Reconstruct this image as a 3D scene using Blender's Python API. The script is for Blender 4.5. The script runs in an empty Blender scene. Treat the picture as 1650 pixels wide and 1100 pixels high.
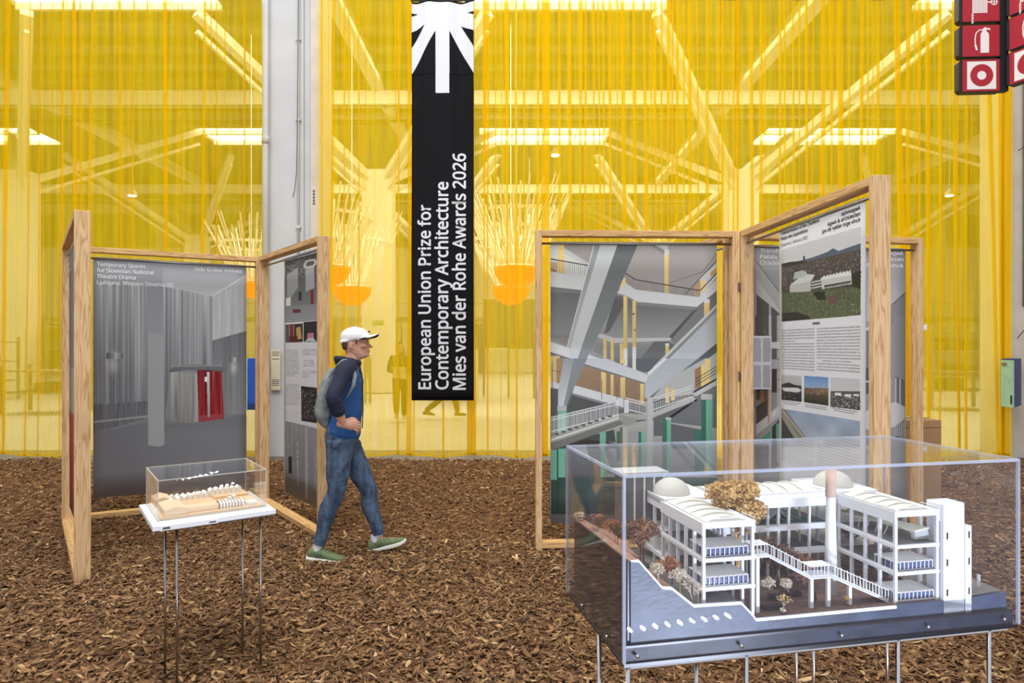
import bpy, bmesh, math, random
import numpy as np
from mathutils import Vector, Matrix
random.seed(7); RNG = np.random.default_rng(7)
SC = bpy.context.scene
COL = SC.collection
PI = math.pi
# ------------------------------------------------------------------ camera
F, HY, EYE = 1050.0, 560.0, 1.6          # focal length (px of a 1650 wide frame), horizon row, eye height
cam_d = bpy.data.cameras.new('camera'); cam = bpy.data.objects.new('camera', cam_d); COL.objects.link(cam)
cam.location = (0, 0, EYE); cam.rotation_euler = (PI/2, 0, 0)
cam_d.sensor_width = 36; cam_d.lens = 36*F/1650; cam_d.shift_y = (HY-550)/1650
cam_d.clip_end = 300
SC.camera = cam
# ------------------------------------------------------------------ world, lights, exposure
w = bpy.data.worlds.new('world'); SC.world = w; w.use_nodes = True
w.node_tree.nodes['Background'].inputs[0].default_value = (0.93, 0.96, 1.0, 1)
w.node_tree.nodes['Background'].inputs[1].default_value = 0.62
def area(name, loc, target, sx, sy, power, col=(1, 1, 1), spread=180):
    d = bpy.data.lights.new(name, 'AREA'); d.shape = 'RECTANGLE'; d.size = sx; d.size_y = sy
    d.energy = power; d.color = col; d.spread = math.radians(spread)
    o = bpy.data.objects.new(name, d); COL.objects.link(o); o.location = loc
    o.rotation_euler = (Vector(target)-Vector(loc)).to_track_quat('-Z', 'Y').to_euler()
    return o
area('front_fill', (-1.5, 1.5, 10.5), (-1.0, 4.5, 0), 9, 6, 900, (1.0, .985, .96))  # added soft light over the foreground; no roof opening is built there
area('skylight_hall', (1.7, 19, 11.2), (1.7, 19, 0), 22, 8, 1500, (1, .98, .95))
area('skylight_hall_deep', (1.7, 33, 11.2), (1.7, 33, 0), 30, 8, 1900, (1, .98, .95))
vs = SC.view_settings
vs.view_transform = 'Standard'; vs.look = 'None'; vs.gamma = 1; vs.exposure = 0.25; vs.use_curve_mapping = False
SC.cycles.transparent_max_bounces = 40
SC.cycles.max_bounces = 7; SC.cycles.diffuse_bounces = 3; SC.cycles.glossy_bounces = 3
SC.cycles.transmission_bounces = 4
SC.cycles.sample_clamp_indirect = 6
SC.cycles.caustics_reflective = False; SC.cycles.caustics_refractive = False
# ------------------------------------------------------------------ helpers
def at(px, py, Y): return Vector(((px-825)/F*Y, Y, EYE-(py-HY)/F*Y))
def pix(p): return (825+F*p[0]/p[1], HY+F*(EYE-p[2])/p[1])
def lin(c): return tuple((x/255/12.92 if x/255 <= .04045 else ((x/255+.055)/1.055)**2.4) for x in c)
class MB:
    def __init__(s): s.v = []; s.f = []
    def add(s, vs, fs):
        b = len(s.v); s.v += [tuple(p) for p in vs]; s.f += [tuple(i+b for i in q) for q in fs]; return s
    def box(s, x0, x1, y0, y1, z0, z1):
        return s.add([(x0,y0,z0),(x1,y0,z0),(x1,y1,z0),(x0,y1,z0),(x0,y0,z1),(x1,y0,z1),(x1,y1,z1),(x0,y1,z1)],
                     [(0,3,2,1),(4,5,6,7),(0,1,5,4),(1,2,6,5),(2,3,7,6),(3,0,4,7)])
    def obox(s, o, a, b, c):
        o, a, b, c = map(Vector, (o, a, b, c)); P = [o, o+a, o+a+b, o+b, o+c, o+a+c, o+a+b+c, o+b+c]
        fs = [(0,3,2,1),(4,5,6,7),(0,1,5,4),(1,2,6,5),(2,3,7,6),(3,0,4,7)]
        if a.cross(b).dot(c) < 0: fs = [q[::-1] for q in fs]
        return s.add(P, fs)
    def bar(s, p, q, w, d, up=(0, 0, 1)):
        p, q = Vector(p), Vector(q); t = (q-p).normalized(); u = Vector(up)
        if abs(t.dot(u)) > .99: u = Vector((0, 1, 0))
        a = t.cross(u).normalized(); b = a.cross(t).normalized()
        return s.obox(p-a*w/2-b*d/2, a*w, b*d, q-p)
    def tube(s, pts, r, n=8, cap=True):
        pts = [Vector(p) for p in pts]; rs = r if isinstance(r, (list, tuple)) else [r]*len(pts)
        prev = None; rings = []
        for i, p in enumerate(pts):
            t = (pts[min(i+1, len(pts)-1)]-pts[max(i-1, 0)]).normalized()
            u = prev if prev is not None else (Vector((0, 0, 1)) if abs(t.z) < .9 else Vector((1, 0, 0)))
            a = (u-t*u.dot(t)).normalized(); prev = a; b = t.cross(a)
            rings.append([p+(a*math.cos(2*PI*k/n)+b*math.sin(2*PI*k/n))*rs[i] for k in range(n)])
        V = [q for R in rings for q in R]; Fs = []
        for i in range(len(pts)-1):
            for k in range(n):
                k2 = (k+1) % n; Fs.append((i*n+k, i*n+k2, (i+1)*n+k2, (i+1)*n+k))
        if cap: Fs += [tuple(range(n))[::-1], tuple((len(pts)-1)*n+k for k in range(n))]
        return s.add(V, Fs)
    def loft(s, rings, cap=True):
        n = len(rings[0]); V = [q for R in rings for q in R]; Fs = []
        for i in range(len(rings)-1):
            for k in range(n):
                k2 = (k+1) % n; Fs.append((i*n+k, i*n+k2, (i+1)*n+k2, (i+1)*n+k))
        if cap: Fs += [tuple(range(n))[::-1], tuple((len(rings)-1)*n+k for k in range(n))]
        return s.add(V, Fs)
    def lathe(s, prof, c=(0, 0, 0), n=20, cap=True):
        return s.loft([[(c[0]+r*math.cos(2*PI*k/n), c[1]+r*math.sin(2*PI*k/n), c[2]+z) for k in range(n)] for r, z in prof], cap)
    def ball(s, c, rx, ry=None, rz=None, n=12, m=8, R=None):
        ry = ry or rx; rz = rz or rx; c = Vector(c); rings = []
        for i in range(m+1):
            th = PI*(i/m); rr = max(math.sin(th), .02); z = -math.cos(th)
            ring = [Vector((rx*rr*math.cos(2*PI*k/n), ry*rr*math.sin(2*PI*k/n), rz*z)) for k in range(n)]
            rings.append([c+(R @ q if R else q) for q in ring])
        return s.loft(rings)
    def prism(s, pts, v0, v1):                       # outline in (x, z), pushed along y
        n = len(pts); V = [(x, v0, z) for x, z in pts]+[(x, v1, z) for x, z in pts]
        ar = sum(pts[i][0]*pts[(i+1) % n][1]-pts[(i+1) % n][0]*pts[i][1] for i in range(n))
        Fs = [tuple(range(n)), tuple(range(2*n-1, n-1, -1))]+[((i+1) % n, i, n+i, n+(i+1) % n) for i in range(n)]
        if ar < 0: Fs = [q[::-1] for q in Fs]
        return s.add(V, Fs)
    def mesh(s, name): m = bpy.data.meshes.new(name); m.from_pydata(s.v, [], s.f); return m
    def build(s, name, mat=None, parent=None, smooth=False, bevel=0):
        o = bpy.data.objects.new(name, s.mesh(name)); COL.objects.link(o)
        if mat: o.data.materials.append(mat)
        if parent: o.parent = parent
        if smooth: o.data.polygons.foreach_set('use_smooth', [True]*len(o.data.polygons))
        if bevel:
            b = o.modifiers.new('bevel', 'BEVEL'); b.width = bevel; b.segments = 2; b.limit_method = 'ANGLE'
        return o
def tag(o, label=None, cat=None, group=None, kind=None):
    if label: o['label'] = label
    if cat: o['category'] = cat
    if group: o['group'] = group
    if kind: o['kind'] = kind
    return o
def thing(name, label, cat, loc=(0, 0, 0), rz=0, group=None):
    o = bpy.data.objects.new(name, None); COL.objects.link(o); o.location = loc; o.rotation_euler = (0, 0, rz)
    o.empty_display_size = .1
    return tag(o, label, cat, group)
def struct(o): o['kind'] = 'structure'; return o
def copy_tree(o, parent=None):
    c = o.copy(); COL.objects.link(c); c.parent = parent
    for ch in [x for x in COL.objects if x.parent == o]: copy_tree(ch, c)
    return c
# ------------------------------------------------------------------ materials
M = {}
class NT:
    def __init__(s, name):
        s.m = bpy.data.materials.new(name); s.m.use_nodes = True; s.t = s.m.node_tree; s.n = s.t.nodes; s.l = s.t.links
        s.b = s.n['Principled BSDF']; s.out = s.n['Material Output']
    def node(s, ty, **kw):
        n = s.n.new(ty)
        for k, v in kw.items():
            if k.startswith('i_'): n.inputs[k[2:].replace('_', ' ')].default_value = v
            else: setattr(n, k, v)
        return n
    def link(s, a, b): s.l.new(a, b)
def mat(name, col, rough=.6, metal=0, var=0.0, scale=8, bump=0.0, bscale=60, spec=None, stretch=None, coat=0, emit=None, emit_s=0, col2=None):
    k = NT(name); c = lin(col); b = k.b
    b.inputs['Base Color'].default_value = (*c, 1); b.inputs['Roughness'].default_value = rough; b.inputs['Metallic'].default_value = metal
    if spec is not None: b.inputs['Specular IOR Level'].default_value = spec
    if coat: b.inputs['Coat Weight'].default_value = coat
    if emit: b.inputs['Emission Color'].default_value = (*emit, 1); b.inputs['Emission Strength'].default_value = emit_s
    if var or bump or col2:
        tc = k.node('ShaderNodeTexCoord'); mp = k.node('ShaderNodeMapping'); k.link(tc.outputs['Object'], mp.inputs[0])
        if stretch: mp.inputs['Scale'].default_value = stretch
    if var or col2:
        n = k.node('ShaderNodeTexNoise'); n.inputs['Scale'].default_value = scale; n.inputs['Detail'].default_value = 5
        k.link(mp.outputs[0], n.inputs['Vector'])
        r = k.node('ShaderNodeValToRGB'); k.link(n.outputs[0], r.inputs[0])
        c2 = lin(col2) if col2 else tuple(x*(1-var) for x in c); c1 = c if col2 else tuple(min(1, x*(1+var*.5)) for x in c)
        r.color_ramp.elements[0].position = .35; r.color_ramp.elements[1].position = .65
        r.color_ramp.elements[0].color = (*c2, 1); r.color_ramp.elements[1].color = (*c1, 1)
        k.link(r.outputs[0], b.inputs['Base Color'])
    if bump:
        n2 = k.node('ShaderNodeTexNoise'); n2.inputs['Scale'].default_value = bscale; n2.inputs['Detail'].default_value = 4
        k.link(mp.outputs[0], n2.inputs['Vector']); bp = k.node('ShaderNodeBump'); bp.inputs['Strength'].default_value = bump
        bp.inputs['Distance'].default_value = .01
        k.link(n2.outputs[0], bp.inputs['Height']); k.link(bp.outputs[0], b.inputs['Normal'])
    M[name] = k.m; return k.m
def wood(name, stretch, c1=(224, 188, 140), c2=(190, 144, 94), sc=1.0):
    k = NT(name); tc = k.node('ShaderNodeTexCoord'); oi = k.node('ShaderNodeObjectInfo')
    ad = k.node('ShaderNodeVectorMath', operation='ADD'); ml = k.node('ShaderNodeVectorMath', operation='SCALE'); 
    cb = k.node('ShaderNodeCombineXYZ'); k.link(oi.outputs['Random'], cb.inputs[0]); k.link(oi.outputs['Random'], cb.inputs[1]); k.link(oi.outputs['Random'], cb.inputs[2])
    k.link(cb.outputs[0], ml.inputs[0]); ml.inputs['Scale'].default_value = 7
    k.link(tc.outputs['Object'], ad.inputs[0]); k.link(ml.outputs[0], ad.inputs[1])
    mp = k.node('ShaderNodeMapping'); mp.inputs['Scale'].default_value = stretch; k.link(ad.outputs[0], mp.inputs[0])
    wv = k.node('ShaderNodeTexNoise'); wv.inputs['Scale'].default_value = 3.0*sc; wv.inputs['Detail'].default_value = 2; wv.inputs['Distortion'].default_value = .35
    k.link(mp.outputs[0], wv.inputs['Vector'])
    mu = k.node('ShaderNodeMath', operation='MULTIPLY'); mu.inputs[1].default_value = 14; k.link(wv.outputs[0], mu.inputs[0])
    fr = k.node('ShaderNodeMath', operation='PINGPONG'); fr.inputs[1].default_value = 1; k.link(mu.outputs[0], fr.inputs[0])
    r = k.node('ShaderNodeValToRGB'); k.link(fr.outputs[0], r.inputs[0]); e = r.color_ramp.elements
    e[0].position = .0; e[0].color = (*lin(c2), 1); e[1].position = .55; e[1].color = (*lin(c1), 1)
    k.link(r.outputs[0], k.b.inputs['Base Color']); k.b.inputs['Roughness'].default_value = .62
    M[name] = k.m; return k.m
wood('pine_upright', (9, 9, .55)); wood('pine_rail', (.55, 9, 9), (222, 180, 122), (182, 130, 76))
wood('pine_edge', (6, 6, .6), (214, 170, 116), (176, 122, 74), .8)
mat('steel', (168, 166, 162), .3, 1.0); mat('bright_steel', (215, 218, 225), .16, 1.0); mat('hinge_metal', (120, 115, 108), .4, .9)
mat('column_white', (205, 206, 208), .75, var=.06, scale=2, bump=.15, bscale=12)
mat('column_cream', (214, 206, 192), .8, var=.1, scale=3, bump=.15, bscale=14)
mat('hall_white', (214, 210, 196), .8, var=.05, scale=.5)
mat('beam_white', (246, 244, 236), .8); mat('hall_grey', (132, 128, 112), .85, var=.25, scale=.6); mat('hall_dark', (96, 92, 84), .8, var=.2, scale=1)
mat('roof_panel', (120, 114, 92), .9, var=.3, scale=.7)
mat('hall_floor', (196, 194, 186), .5, var=.1, scale=.4, bump=.05, bscale=5)
mat('black_fabric', (15, 16, 20), .8, spec=.2, bump=.1, bscale=500); mat('print_white', (226, 227, 234), .8)
mat('print_grey_white', (240, 240, 243), .8); mat('ink', (38, 38, 42), .8); mat('ink_grey', (92, 92, 96), .8)
mat('paper', (226, 227, 231), .8); mat('paper_cream', (226, 214, 180), .8); mat('paper_grey', (205, 206, 214), .8)
mat('model_white', (240, 242, 246), .55); mat('model_roof', (232, 229, 220), .6, var=.04, scale=20); mat('dome_grey', (212, 208, 198), .7)
mat('model_floor', (120, 118, 116), .6, var=.15, scale=30); mat('model_green', (30, 110, 88), .6); mat('model_cream', (232, 230, 205), .7)
mat('model_pink', (222, 188, 172), .7, var=.1, scale=40)
mat('model_ground', (112, 88, 78), .9, var=.25, scale=60, bump=.3, bscale=200); mat('model_brown', (176, 136, 116), .9, var=.15, scale=50, bump=.3, bscale=200)
mat('slate_black', (70, 82, 106), .42, var=.35, scale=9, bump=.1, bscale=40, stretch=(1, 1, 2.2)); mat('base_black', (30, 32, 38), .3)
mat('dark_box', (52, 44, 46), .8); mat('glass_tint', (92, 106, 150), .15)
mat('dry_brown', (150, 112, 86), .9, var=.4, scale=90); mat('dry_gold', (224, 186, 124), .9, var=.3, scale=90); mat('dry_pale', (226, 214, 196), .9, var=.2, scale=90)
mat('dry_rust', (184, 130, 98), .9, var=.3, scale=90); mat('dry_plum', (136, 106, 96), .9, var=.35, scale=90); mat('dry_green', (96, 104, 78), .9, var=.3, scale=90); mat('bark', (104, 74, 56), .9)
mat('model_beech', (226, 190, 148), .6, var=.08, scale=30, stretch=(1, 6, 6)); mat('model_beech_light', (238, 208, 172), .6); mat('model_paper', (240, 234, 222), .7)
mat('white_board', (236, 237, 240), .45); mat('grey_under', (104, 104, 104), .5)
mat('sign_red', (168, 22, 38), .45); mat('sign_black', (20, 20, 24), .5); mat('sign_white', (232, 226, 220), .6)
mat('box_teal', (158, 206, 192), .6, var=.12, scale=9); mat('box_navy', (34, 52, 116), .5); mat('box_blue', (30, 84, 190), .5)
mat('cardboard', (176, 136, 98), .85, var=.06, scale=6)
mat('orange_shade', (255, 96, 12), .5, emit=(1.0, .07, .01), emit_s=1.0)
mat('strip_white', (250, 246, 240), .4); mat('lamp_glow', (255, 255, 250), .5, emit=(1, .98, .92), emit_s=30)
mat('led_glow', (255, 255, 255), .5, emit=(.80, .88, 1.0), emit_s=170); mat('skylight_glow', (255, 255, 255), .5, emit=(1, 1, .98), emit_s=5.5)
mat('exit_green', (120, 150, 60), .6); mat('cable_black', (40, 40, 42), .6)
def acrylic(name, refl=1.0, haze=0.02, hcol=(200, 205, 220)):
    k = NT(name); k.n.remove(k.b)
    tr = k.node('ShaderNodeBsdfTransparent'); tr.inputs[0].default_value = (.985, .99, .995, 1)
    gl = k.node('ShaderNodeBsdfGlossy'); gl.inputs['Roughness'].default_value = .0; gl.inputs[0].default_value = (1, 1, 1, 1)
    fr = k.node('ShaderNodeFresnel'); fr.inputs[0].default_value = 1.49
    geo = k.node('ShaderNodeNewGeometry')
    # both faces of the sheet use the outside index
    mxn = k.node('ShaderNodeMix', data_type='FLOAT'); mxn.inputs[2].default_value = 1.42; mxn.inputs[3].default_value = 1/1.42
    k.link(geo.outputs['Backfacing'], mxn.inputs[0]); k.link(mxn.outputs[0], fr.inputs[0])
    mu = k.node('ShaderNodeMath', operation='MULTIPLY'); mu.inputs[1].default_value = refl; k.link(fr.outputs[0], mu.inputs[0])
    mx = k.node('ShaderNodeMixShader'); k.link(mu.outputs[0], mx.inputs[0]); k.link(tr.outputs[0], mx.inputs[1]); k.link(gl.outputs[0], mx.inputs[2])
    df = k.node('ShaderNodeBsdfDiffuse'); df.inputs[0].default_value = (*lin(hcol), 1)
    m2 = k.node('ShaderNodeMixShader'); m2.inputs[0].default_value = haze; k.link(mx.outputs[0], m2.inputs[1]); k.link(df.outputs[0], m2.inputs[2])
    k.link(m2.outputs[0], k.out.inputs[0]); M[name] = k.m
acrylic('acrylic', .72, .016); acrylic('acrylic_edge', 1.0, .34, (205, 215, 238)); acrylic('acrylic_edge_clear', 1.0, .35, (226, 222, 208))  # edge versions: whitish diffuse part paints the light caught by pane edges
def sheer(name, base, thru, op):
    k = NT(name); k.n.remove(k.b)
    tr = k.node('ShaderNodeBsdfTransparent'); tr.inputs[0].default_value = (*thru, 1)
    df = k.node('ShaderNodeBsdfDiffuse'); tl = k.node('ShaderNodeBsdfTranslucent')
    tc = k.node('ShaderNodeTexCoord'); mp = k.node('ShaderNodeMapping'); mp.inputs['Scale'].default_value = (7, 7, .25)
    n = k.node('ShaderNodeTexNoise'); n.inputs['Scale'].default_value = 2.2; n.inputs['Detail'].default_value = 6
    k.link(tc.outputs['Object'], mp.inputs[0]); k.link(mp.outputs[0], n.inputs['Vector'])
    for b in (df, tl): b.inputs[0].default_value = (*base, 1)
    m1 = k.node('ShaderNodeMixShader'); m1.inputs[0].default_value = .5; k.link(df.outputs[0], m1.inputs[1]); k.link(tl.outputs[0], m1.inputs[2])
    mr = k.node('ShaderNodeMapRange'); mr.inputs['To Min'].default_value = op-.12; mr.inputs['To Max'].default_value = op+.12; mr.inputs['From Min'].default_value = .3; mr.inputs['From Max'].default_value = .7
    k.link(n.outputs[0], mr.inputs['Value'])
    m2 = k.node('ShaderNodeMixShader'); k.link(mr.outputs[0], m2.inputs[0]); k.link(tr.outputs[0], m2.inputs[1]); k.link(m1.outputs[0], m2.inputs[2])
    k.link(m2.outputs[0], k.out.inputs[0]); M[name] = k.m
sheer('sheer_yellow', (.90, .635, .006), (1.0, .95, .66), .54)
sheer('sheer_plastic', (.9, .9, .88), (1, 1, 1), .55)
# ================================================================== STRUCTURE
CY = 9.49                                   # the curtain line
# --- concrete hall floor and the bed of bark in front of the curtain
fl = struct(MB().box(-45, 45, -6, 60, -.16, -.06).build('floor', M['hall_floor']))
struct(MB().box(-20, 20, 9.2, 10.4, -.06, -.035).build('trim_2', mat('dimmed_floor', (120, 110, 96), .8, var=.2, scale=3)))  # strip of floor coloured darker to offset the bright hall lamps
def hills(x, y): return .018*np.sin(x*1.3+.7)*np.sin(y*1.1)+.012*np.sin(x*3.1+y*2.3)
k = NT('bark_bed'); tc = k.node('ShaderNodeTexCoord')
n1 = k.node('ShaderNodeTexVoronoi', i_Scale=38.0); n1.feature = 'F1'
mp = k.node('ShaderNodeMapping'); mp.inputs['Scale'].default_value = (1, 1.8, 1); k.link(tc.outputs['Object'], mp.inputs[0]); k.link(mp.outputs[0], n1.inputs['Vector'])
rp = k.node('ShaderNodeValToRGB'); k.link(n1.outputs['Color'], rp.inputs[0]); e = rp.color_ramp.elements
e[0].position = .2; e[0].color = (*lin((92, 62, 40)), 1); e[1].position = .85; e[1].color = (*lin((150, 104, 66)), 1)
k.link(rp.outputs[0], k.b.inputs['Base Color']); k.b.inputs['Roughness'].default_value = .95
bp = k.node('ShaderNodeBump', i_Strength=.8, i_Distance=.02); k.link(n1.outputs['Distance'], bp.inputs['Height']); k.link(bp.outputs[0], k.b.inputs['Normal'])
M['bark_bed'] = k.m
NX, NY = 90, 60
xs = np.linspace(-14, 14, NX); ys = np.linspace(-3, CY-.20, NY)
V = [(x, y, float(hills(x, y))-.004) for y in ys for x in xs]
Fq = [(j*NX+i, j*NX+i+1, (j+1)*NX+i+1, (j+1)*NX+i) for j in range(NY-1) for i in range(NX-1)]
bed = MB().add(V, Fq).build('ground', M['bark_bed'], None, True); struct(bed)
# --- bark chips
k = NT('bark_chip'); at_ = k.node('ShaderNodeVertexColor'); at_.layer_name = 'tone'
tc = k.node('ShaderNodeTexCoord'); nz = k.node('ShaderNodeTexNoise', i_Scale=90.0, i_Detail=3.0); k.link(tc.outputs['Object'], nz.inputs['Vector'])
mr = k.node('ShaderNodeMapRange'); mr.inputs['To Min'].default_value = .72; mr.inputs['To Max'].default_value = 1.22; k.link(nz.outputs[0], mr.inputs['Value'])
vm = k.node('ShaderNodeVectorMath', operation='SCALE'); k.link(at_.outputs[0], vm.inputs[0]); k.link(mr.outputs[0], vm.inputs['Scale'])
k.link(vm.outputs[0], k.b.inputs['Base Color']); k.b.inputs['Roughness'].default_value = .85; M['bark_chip'] = k.m
TONES = np.array([lin(c) for c in [(116, 80, 50), (140, 102, 66), (162, 122, 82), (126, 90, 56), (178, 138, 94), (98, 68, 42), (150, 112, 74), (120, 86, 56), (198, 158, 110), (214, 180, 134)]])
TW = np.array([.15, .18, .14, .16, .08, .12, .12, .09, .04, .02]); TW = TW/TW.sum()
def chip_mesh(name, px, py, pz, Ls, Ws, Ts, mat_):
    n = len(px); U = RNG.uniform
    # hull: two end edges tapered, a raised bent middle
    base = np.array([[-1, -.45, 0], [-1, .55, 0], [0, -1, .5], [0, 1, .3], [1, -.35, 0], [1, .3, 0],
                     [-1, -.3, 1], [-1, .4, 1], [0, -.8, 1.5], [0, .8, 1.3], [1, -.25, 1], [1, .2, 1]], float)
    V = base[None]+U(-.28, .28, (n, 12, 3))*np.array([1, 1, .5])
    V = V*np.stack([Ls/2, Ws/2, Ts], 1)[:, None]
    V[:, :, 2] += U(-.35, .35, n)[:, None]*Ls[:, None]*(base[None, :, 0]**2)*.35
    yaw = U(0, 2*PI, n); tilt = RNG.normal(0, .28, n); roll = RNG.normal(0, .35, n)
    c, s = np.cos(roll)[:, None], np.sin(roll)[:, None]; y = V[:, :, 1]*c-V[:, :, 2]*s; z = V[:, :, 1]*s+V[:, :, 2]*c; V[:, :, 1] = y; V[:, :, 2] = z
    c, s = np.cos(tilt)[:, None], np.sin(tilt)[:, None]; x = V[:, :, 0]*c-V[:, :, 2]*s; z = V[:, :, 0]*s+V[:, :, 2]*c; V[:, :, 0] = x; V[:, :, 2] = z
    c, s = np.cos(yaw)[:, None], np.sin(yaw)[:, None]; x = V[:, :, 0]*c-V[:, :, 1]*s; y = V[:, :, 0]*s+V[:, :, 1]*c; V[:, :, 0] = x; V[:, :, 1] = y
    V += np.stack([px, py, pz], 1)[:, None]
    Q = np.array([[6, 8, 9, 7], [8, 10, 11, 9], [0, 2, 8, 6], [2, 4, 10, 8], [3, 1, 7, 9], [5, 3, 9, 11], [1, 0, 6, 7], [4, 5, 11, 10]])
    faces = (Q[None]+(np.arange(n)*12)[:, None, None]).reshape(-1, 4)
    me = bpy.data.meshes.new(name); me.vertices.add(n*12); me.vertices.foreach_set('co', V.reshape(-1).astype(np.float32))
    nf = len(faces); me.loops.add(nf*4); me.loops.foreach_set('vertex_index', faces.reshape(-1).astype(np.int32))
    me.polygons.add(nf); me.polygons.foreach_set('loop_start', np.arange(0, nf*4, 4, dtype=np.int32)); me.polygons.foreach_set('loop_total', np.full(nf, 4, np.int32))
    me.update(calc_edges=True)
    ca = me.color_attributes.new('tone', 'FLOAT_COLOR', 'POINT')
    t = TONES[RNG.choice(len(TONES), n, p=TW)]*U(.72, 1.15, (n, 1)); rgba = np.ones((n, 12, 4)); rgba[:, :, :3] = t[:, None]
    ca.data.foreach_set('color', rgba.reshape(-1).astype(np.float32)); me.materials.append(mat_)
    return me
def scatter(n, y0, y1, side):
    u = RNG.uniform(0, 1, n); Y = np.sqrt(y0*y0+u*(y1*y1-y0*y0)) if y0 >= 0 else RNG.uniform(y0, y1, n)
    X = RNG.uniform(-1, 1, n)*(Y*.84+.7 if y0 >= 0 else side); return X, Y
near = scatter(77000, 2.6, 5.4, 0); far = scatter(62000, 5.4, CY-.17, 0)
out_n = 14000; ox = RNG.uniform(-11, 11, out_n); oy = RNG.uniform(-1.5, 9.3, out_n); keep = (np.abs(ox) > oy*.84+.7) | (oy < 2.6); ox, oy = ox[keep], oy[keep]
X = np.concatenate([near[0], far[0], ox]); Y = np.concatenate([near[1], far[1], oy]); n = len(X)
L = RNG.gamma(4.0, .0092, n).clip(.012, .09); L[:len(near[0])] *= .95; Wd = (L*RNG.uniform(.2, .5, n)).clip(.006, .026); T = RNG.uniform(.0015, .004, n)
Z = hills(X, Y)+RNG.uniform(-.001, .02, n)
me = chip_mesh('bark_mulch', X, Y, Z, L, Wd, T, M['bark_chip'])
ob = bpy.data.objects.new('bark_mulch', me); COL.objects.link(ob); ob.parent = bed; ob['kind'] = 'stuff'
srcs = [chip_mesh('bark_chip', np.zeros(1), np.zeros(1), np.zeros(1), np.array([l]), np.array([w_]), np.array([.0035]), M['bark_chip']) for l, w_ in
        [(.075, .022), (.09, .018), (.06, .028), (.11, .017), (.07, .032), (.085, .024), (.10, .028), (.065, .02), (.12, .02), (.08, .03)]]
cx, cy_ = scatter(290, 2.9, 4.6, 0)
for i in range(290):
    o = bpy.data.objects.new('bark_chip', srcs[i % 10]); COL.objects.link(o); o.parent = bed
    o.location = (cx[i], cy_[i], float(hills(cx[i], cy_[i]))+.02); o.rotation_euler = (RNG.uniform(-.15, .15), RNG.uniform(-.15, .15), RNG.uniform(0, 6.28))
# --- hall roof and back wall beyond the curtain
ROOFZ = 11.5; GX = [-18.2, -4.9, 8.4, 21.7]; GY = [10.3, 24.0, 37.7]
roof = MB(); sky = []
for i, y0 in enumerate((9.6, 17.4, 23.8, 31.2, 37.6)):
    pass
def roof_strip(y0, y1, holes):
    xs_ = [-40]+[v for h in holes for v in h]+[45]
    for a, b in zip(xs_[::2], xs_[1::2]): roof.box(a, b, y0, y1, ROOFZ, ROOFZ+.2)
HX = [(x-3.1, x+2.9) for x in (-24.7, -11.3, 1.6, 14.7)]
roof_strip(9.7, 12.6, []); roof_strip(12.6, 19.0, HX); roof_strip(19.0, 28.4, []); roof_strip(28.4, 31.6, HX); roof_strip(31.6, 43.5, [])
for y in np.arange(19.5, 24, 1.3): roof.box(-40, 45, y, y+.5, ROOFZ-.28, ROOFZ)
for y in np.arange(25.2, 28.4, 1.5): roof.box(-40, 45, y, y+.5, ROOFZ-.25, ROOFZ)
struct(roof.build('ceiling', M['roof_panel']))
nw = 0
for (y0, y1) in ((12.6, 19.0), (28.4, 31.6)):
    for h in HX:
        nw += 1; fr = struct(tag(MB().box(h[0], h[1], y0, y0+.12, ROOFZ-.1, ROOFZ+.25).box(h[0], h[1], y1-.12, y1, ROOFZ-.1, ROOFZ+.25).box(h[0], h[1], (y0+y1)/2-.08, (y0+y1)/2+.08, ROOFZ-.1, ROOFZ+.2)
                  .build('window_%d' % nw, M['hall_white'])))
        for j in range(4):
            w0 = (h[1]-h[0])/4; MB().box(h[0]+j*w0+.05, h[0]+(j+1)*w0-.05, y0+.1, y1-.1, ROOFZ+.1, ROOFZ+.13).build('pane', M['skylight_glow'], fr)
struct(MB().box(-40, 45, 43.5, 43.9, -.03, ROOFZ+.2).build('wall_back', M['hall_white']))
struct(MB().box(-40.3, -40, 9.7, 43.9, -.03, ROOFZ+.2).build('wall_left', M['hall_white']))
struct(MB().box(45, 45.3, 9.7, 43.9, -.03, ROOFZ+.2).build('wall_right', M['hall_white']))
# dark clerestory band on the back wall
for i, x in enumerate(np.arange(-36, 42, 6.5)):
    MB().box(x, x+5.7, 43.3, 43.5, 8.3, 10.4).build('wall_panel', M['hall_grey'], COL.objects['wall_back'])
bn = 0
for y in GY[1:]:
    for (za, zb, mt) in ((10.5, 11.0, 'beam_white'), (9.95, 10.08, 'hall_dark')):
        nm = 'white steel roof beam spanning the hall behind the curtain, %s' if mt == 'beam_white' else 'dark services rail under the roof beam, %s'
        tag(MB().box(-38, 43, y-.2, y+.2, za, zb).box(-38, 43, y-.05, y+.05, za-.0, zb).build('roof_beam' if mt == 'beam_white' else 'services_rail', M[mt]),
            nm % ('the nearer and higher one' if y < 30 else 'the farther and lower one'), 'beam', 'roof beams beyond the curtain')
for yi, y in enumerate(GY[1:]):
    for xi, x in enumerate(GX):
        t = thing('tree_column', 'white branching column behind the curtain, %s row, %s' % (('near', 'far')[yi], ('far left', 'left of the banner', 'behind the hinged frames at right', 'far right')[xi]), 'column', (x, y, -.03), 0, 'branching hall columns')
        MB().box(-.55, .55, -.4, .4, 0, 8.1).build('shaft', M['hall_white'], t)
        MB().box(-.65, .65, -.5, .5, 0, .25).build('plinth', M['hall_white'], t)
        for sx in (-1, 1):
            for sy in (-1, 1):
                MB().bar((sx*.3, sy*.2, 7.8), (sx*4.2, sy*5.2, 11.3), .32, .26).bar((sx*.3, sy*.2, 7.3), (sx*4.2, sy*5.2, 10.75), .12, .12).build('branch', M['hall_white'], t)
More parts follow.
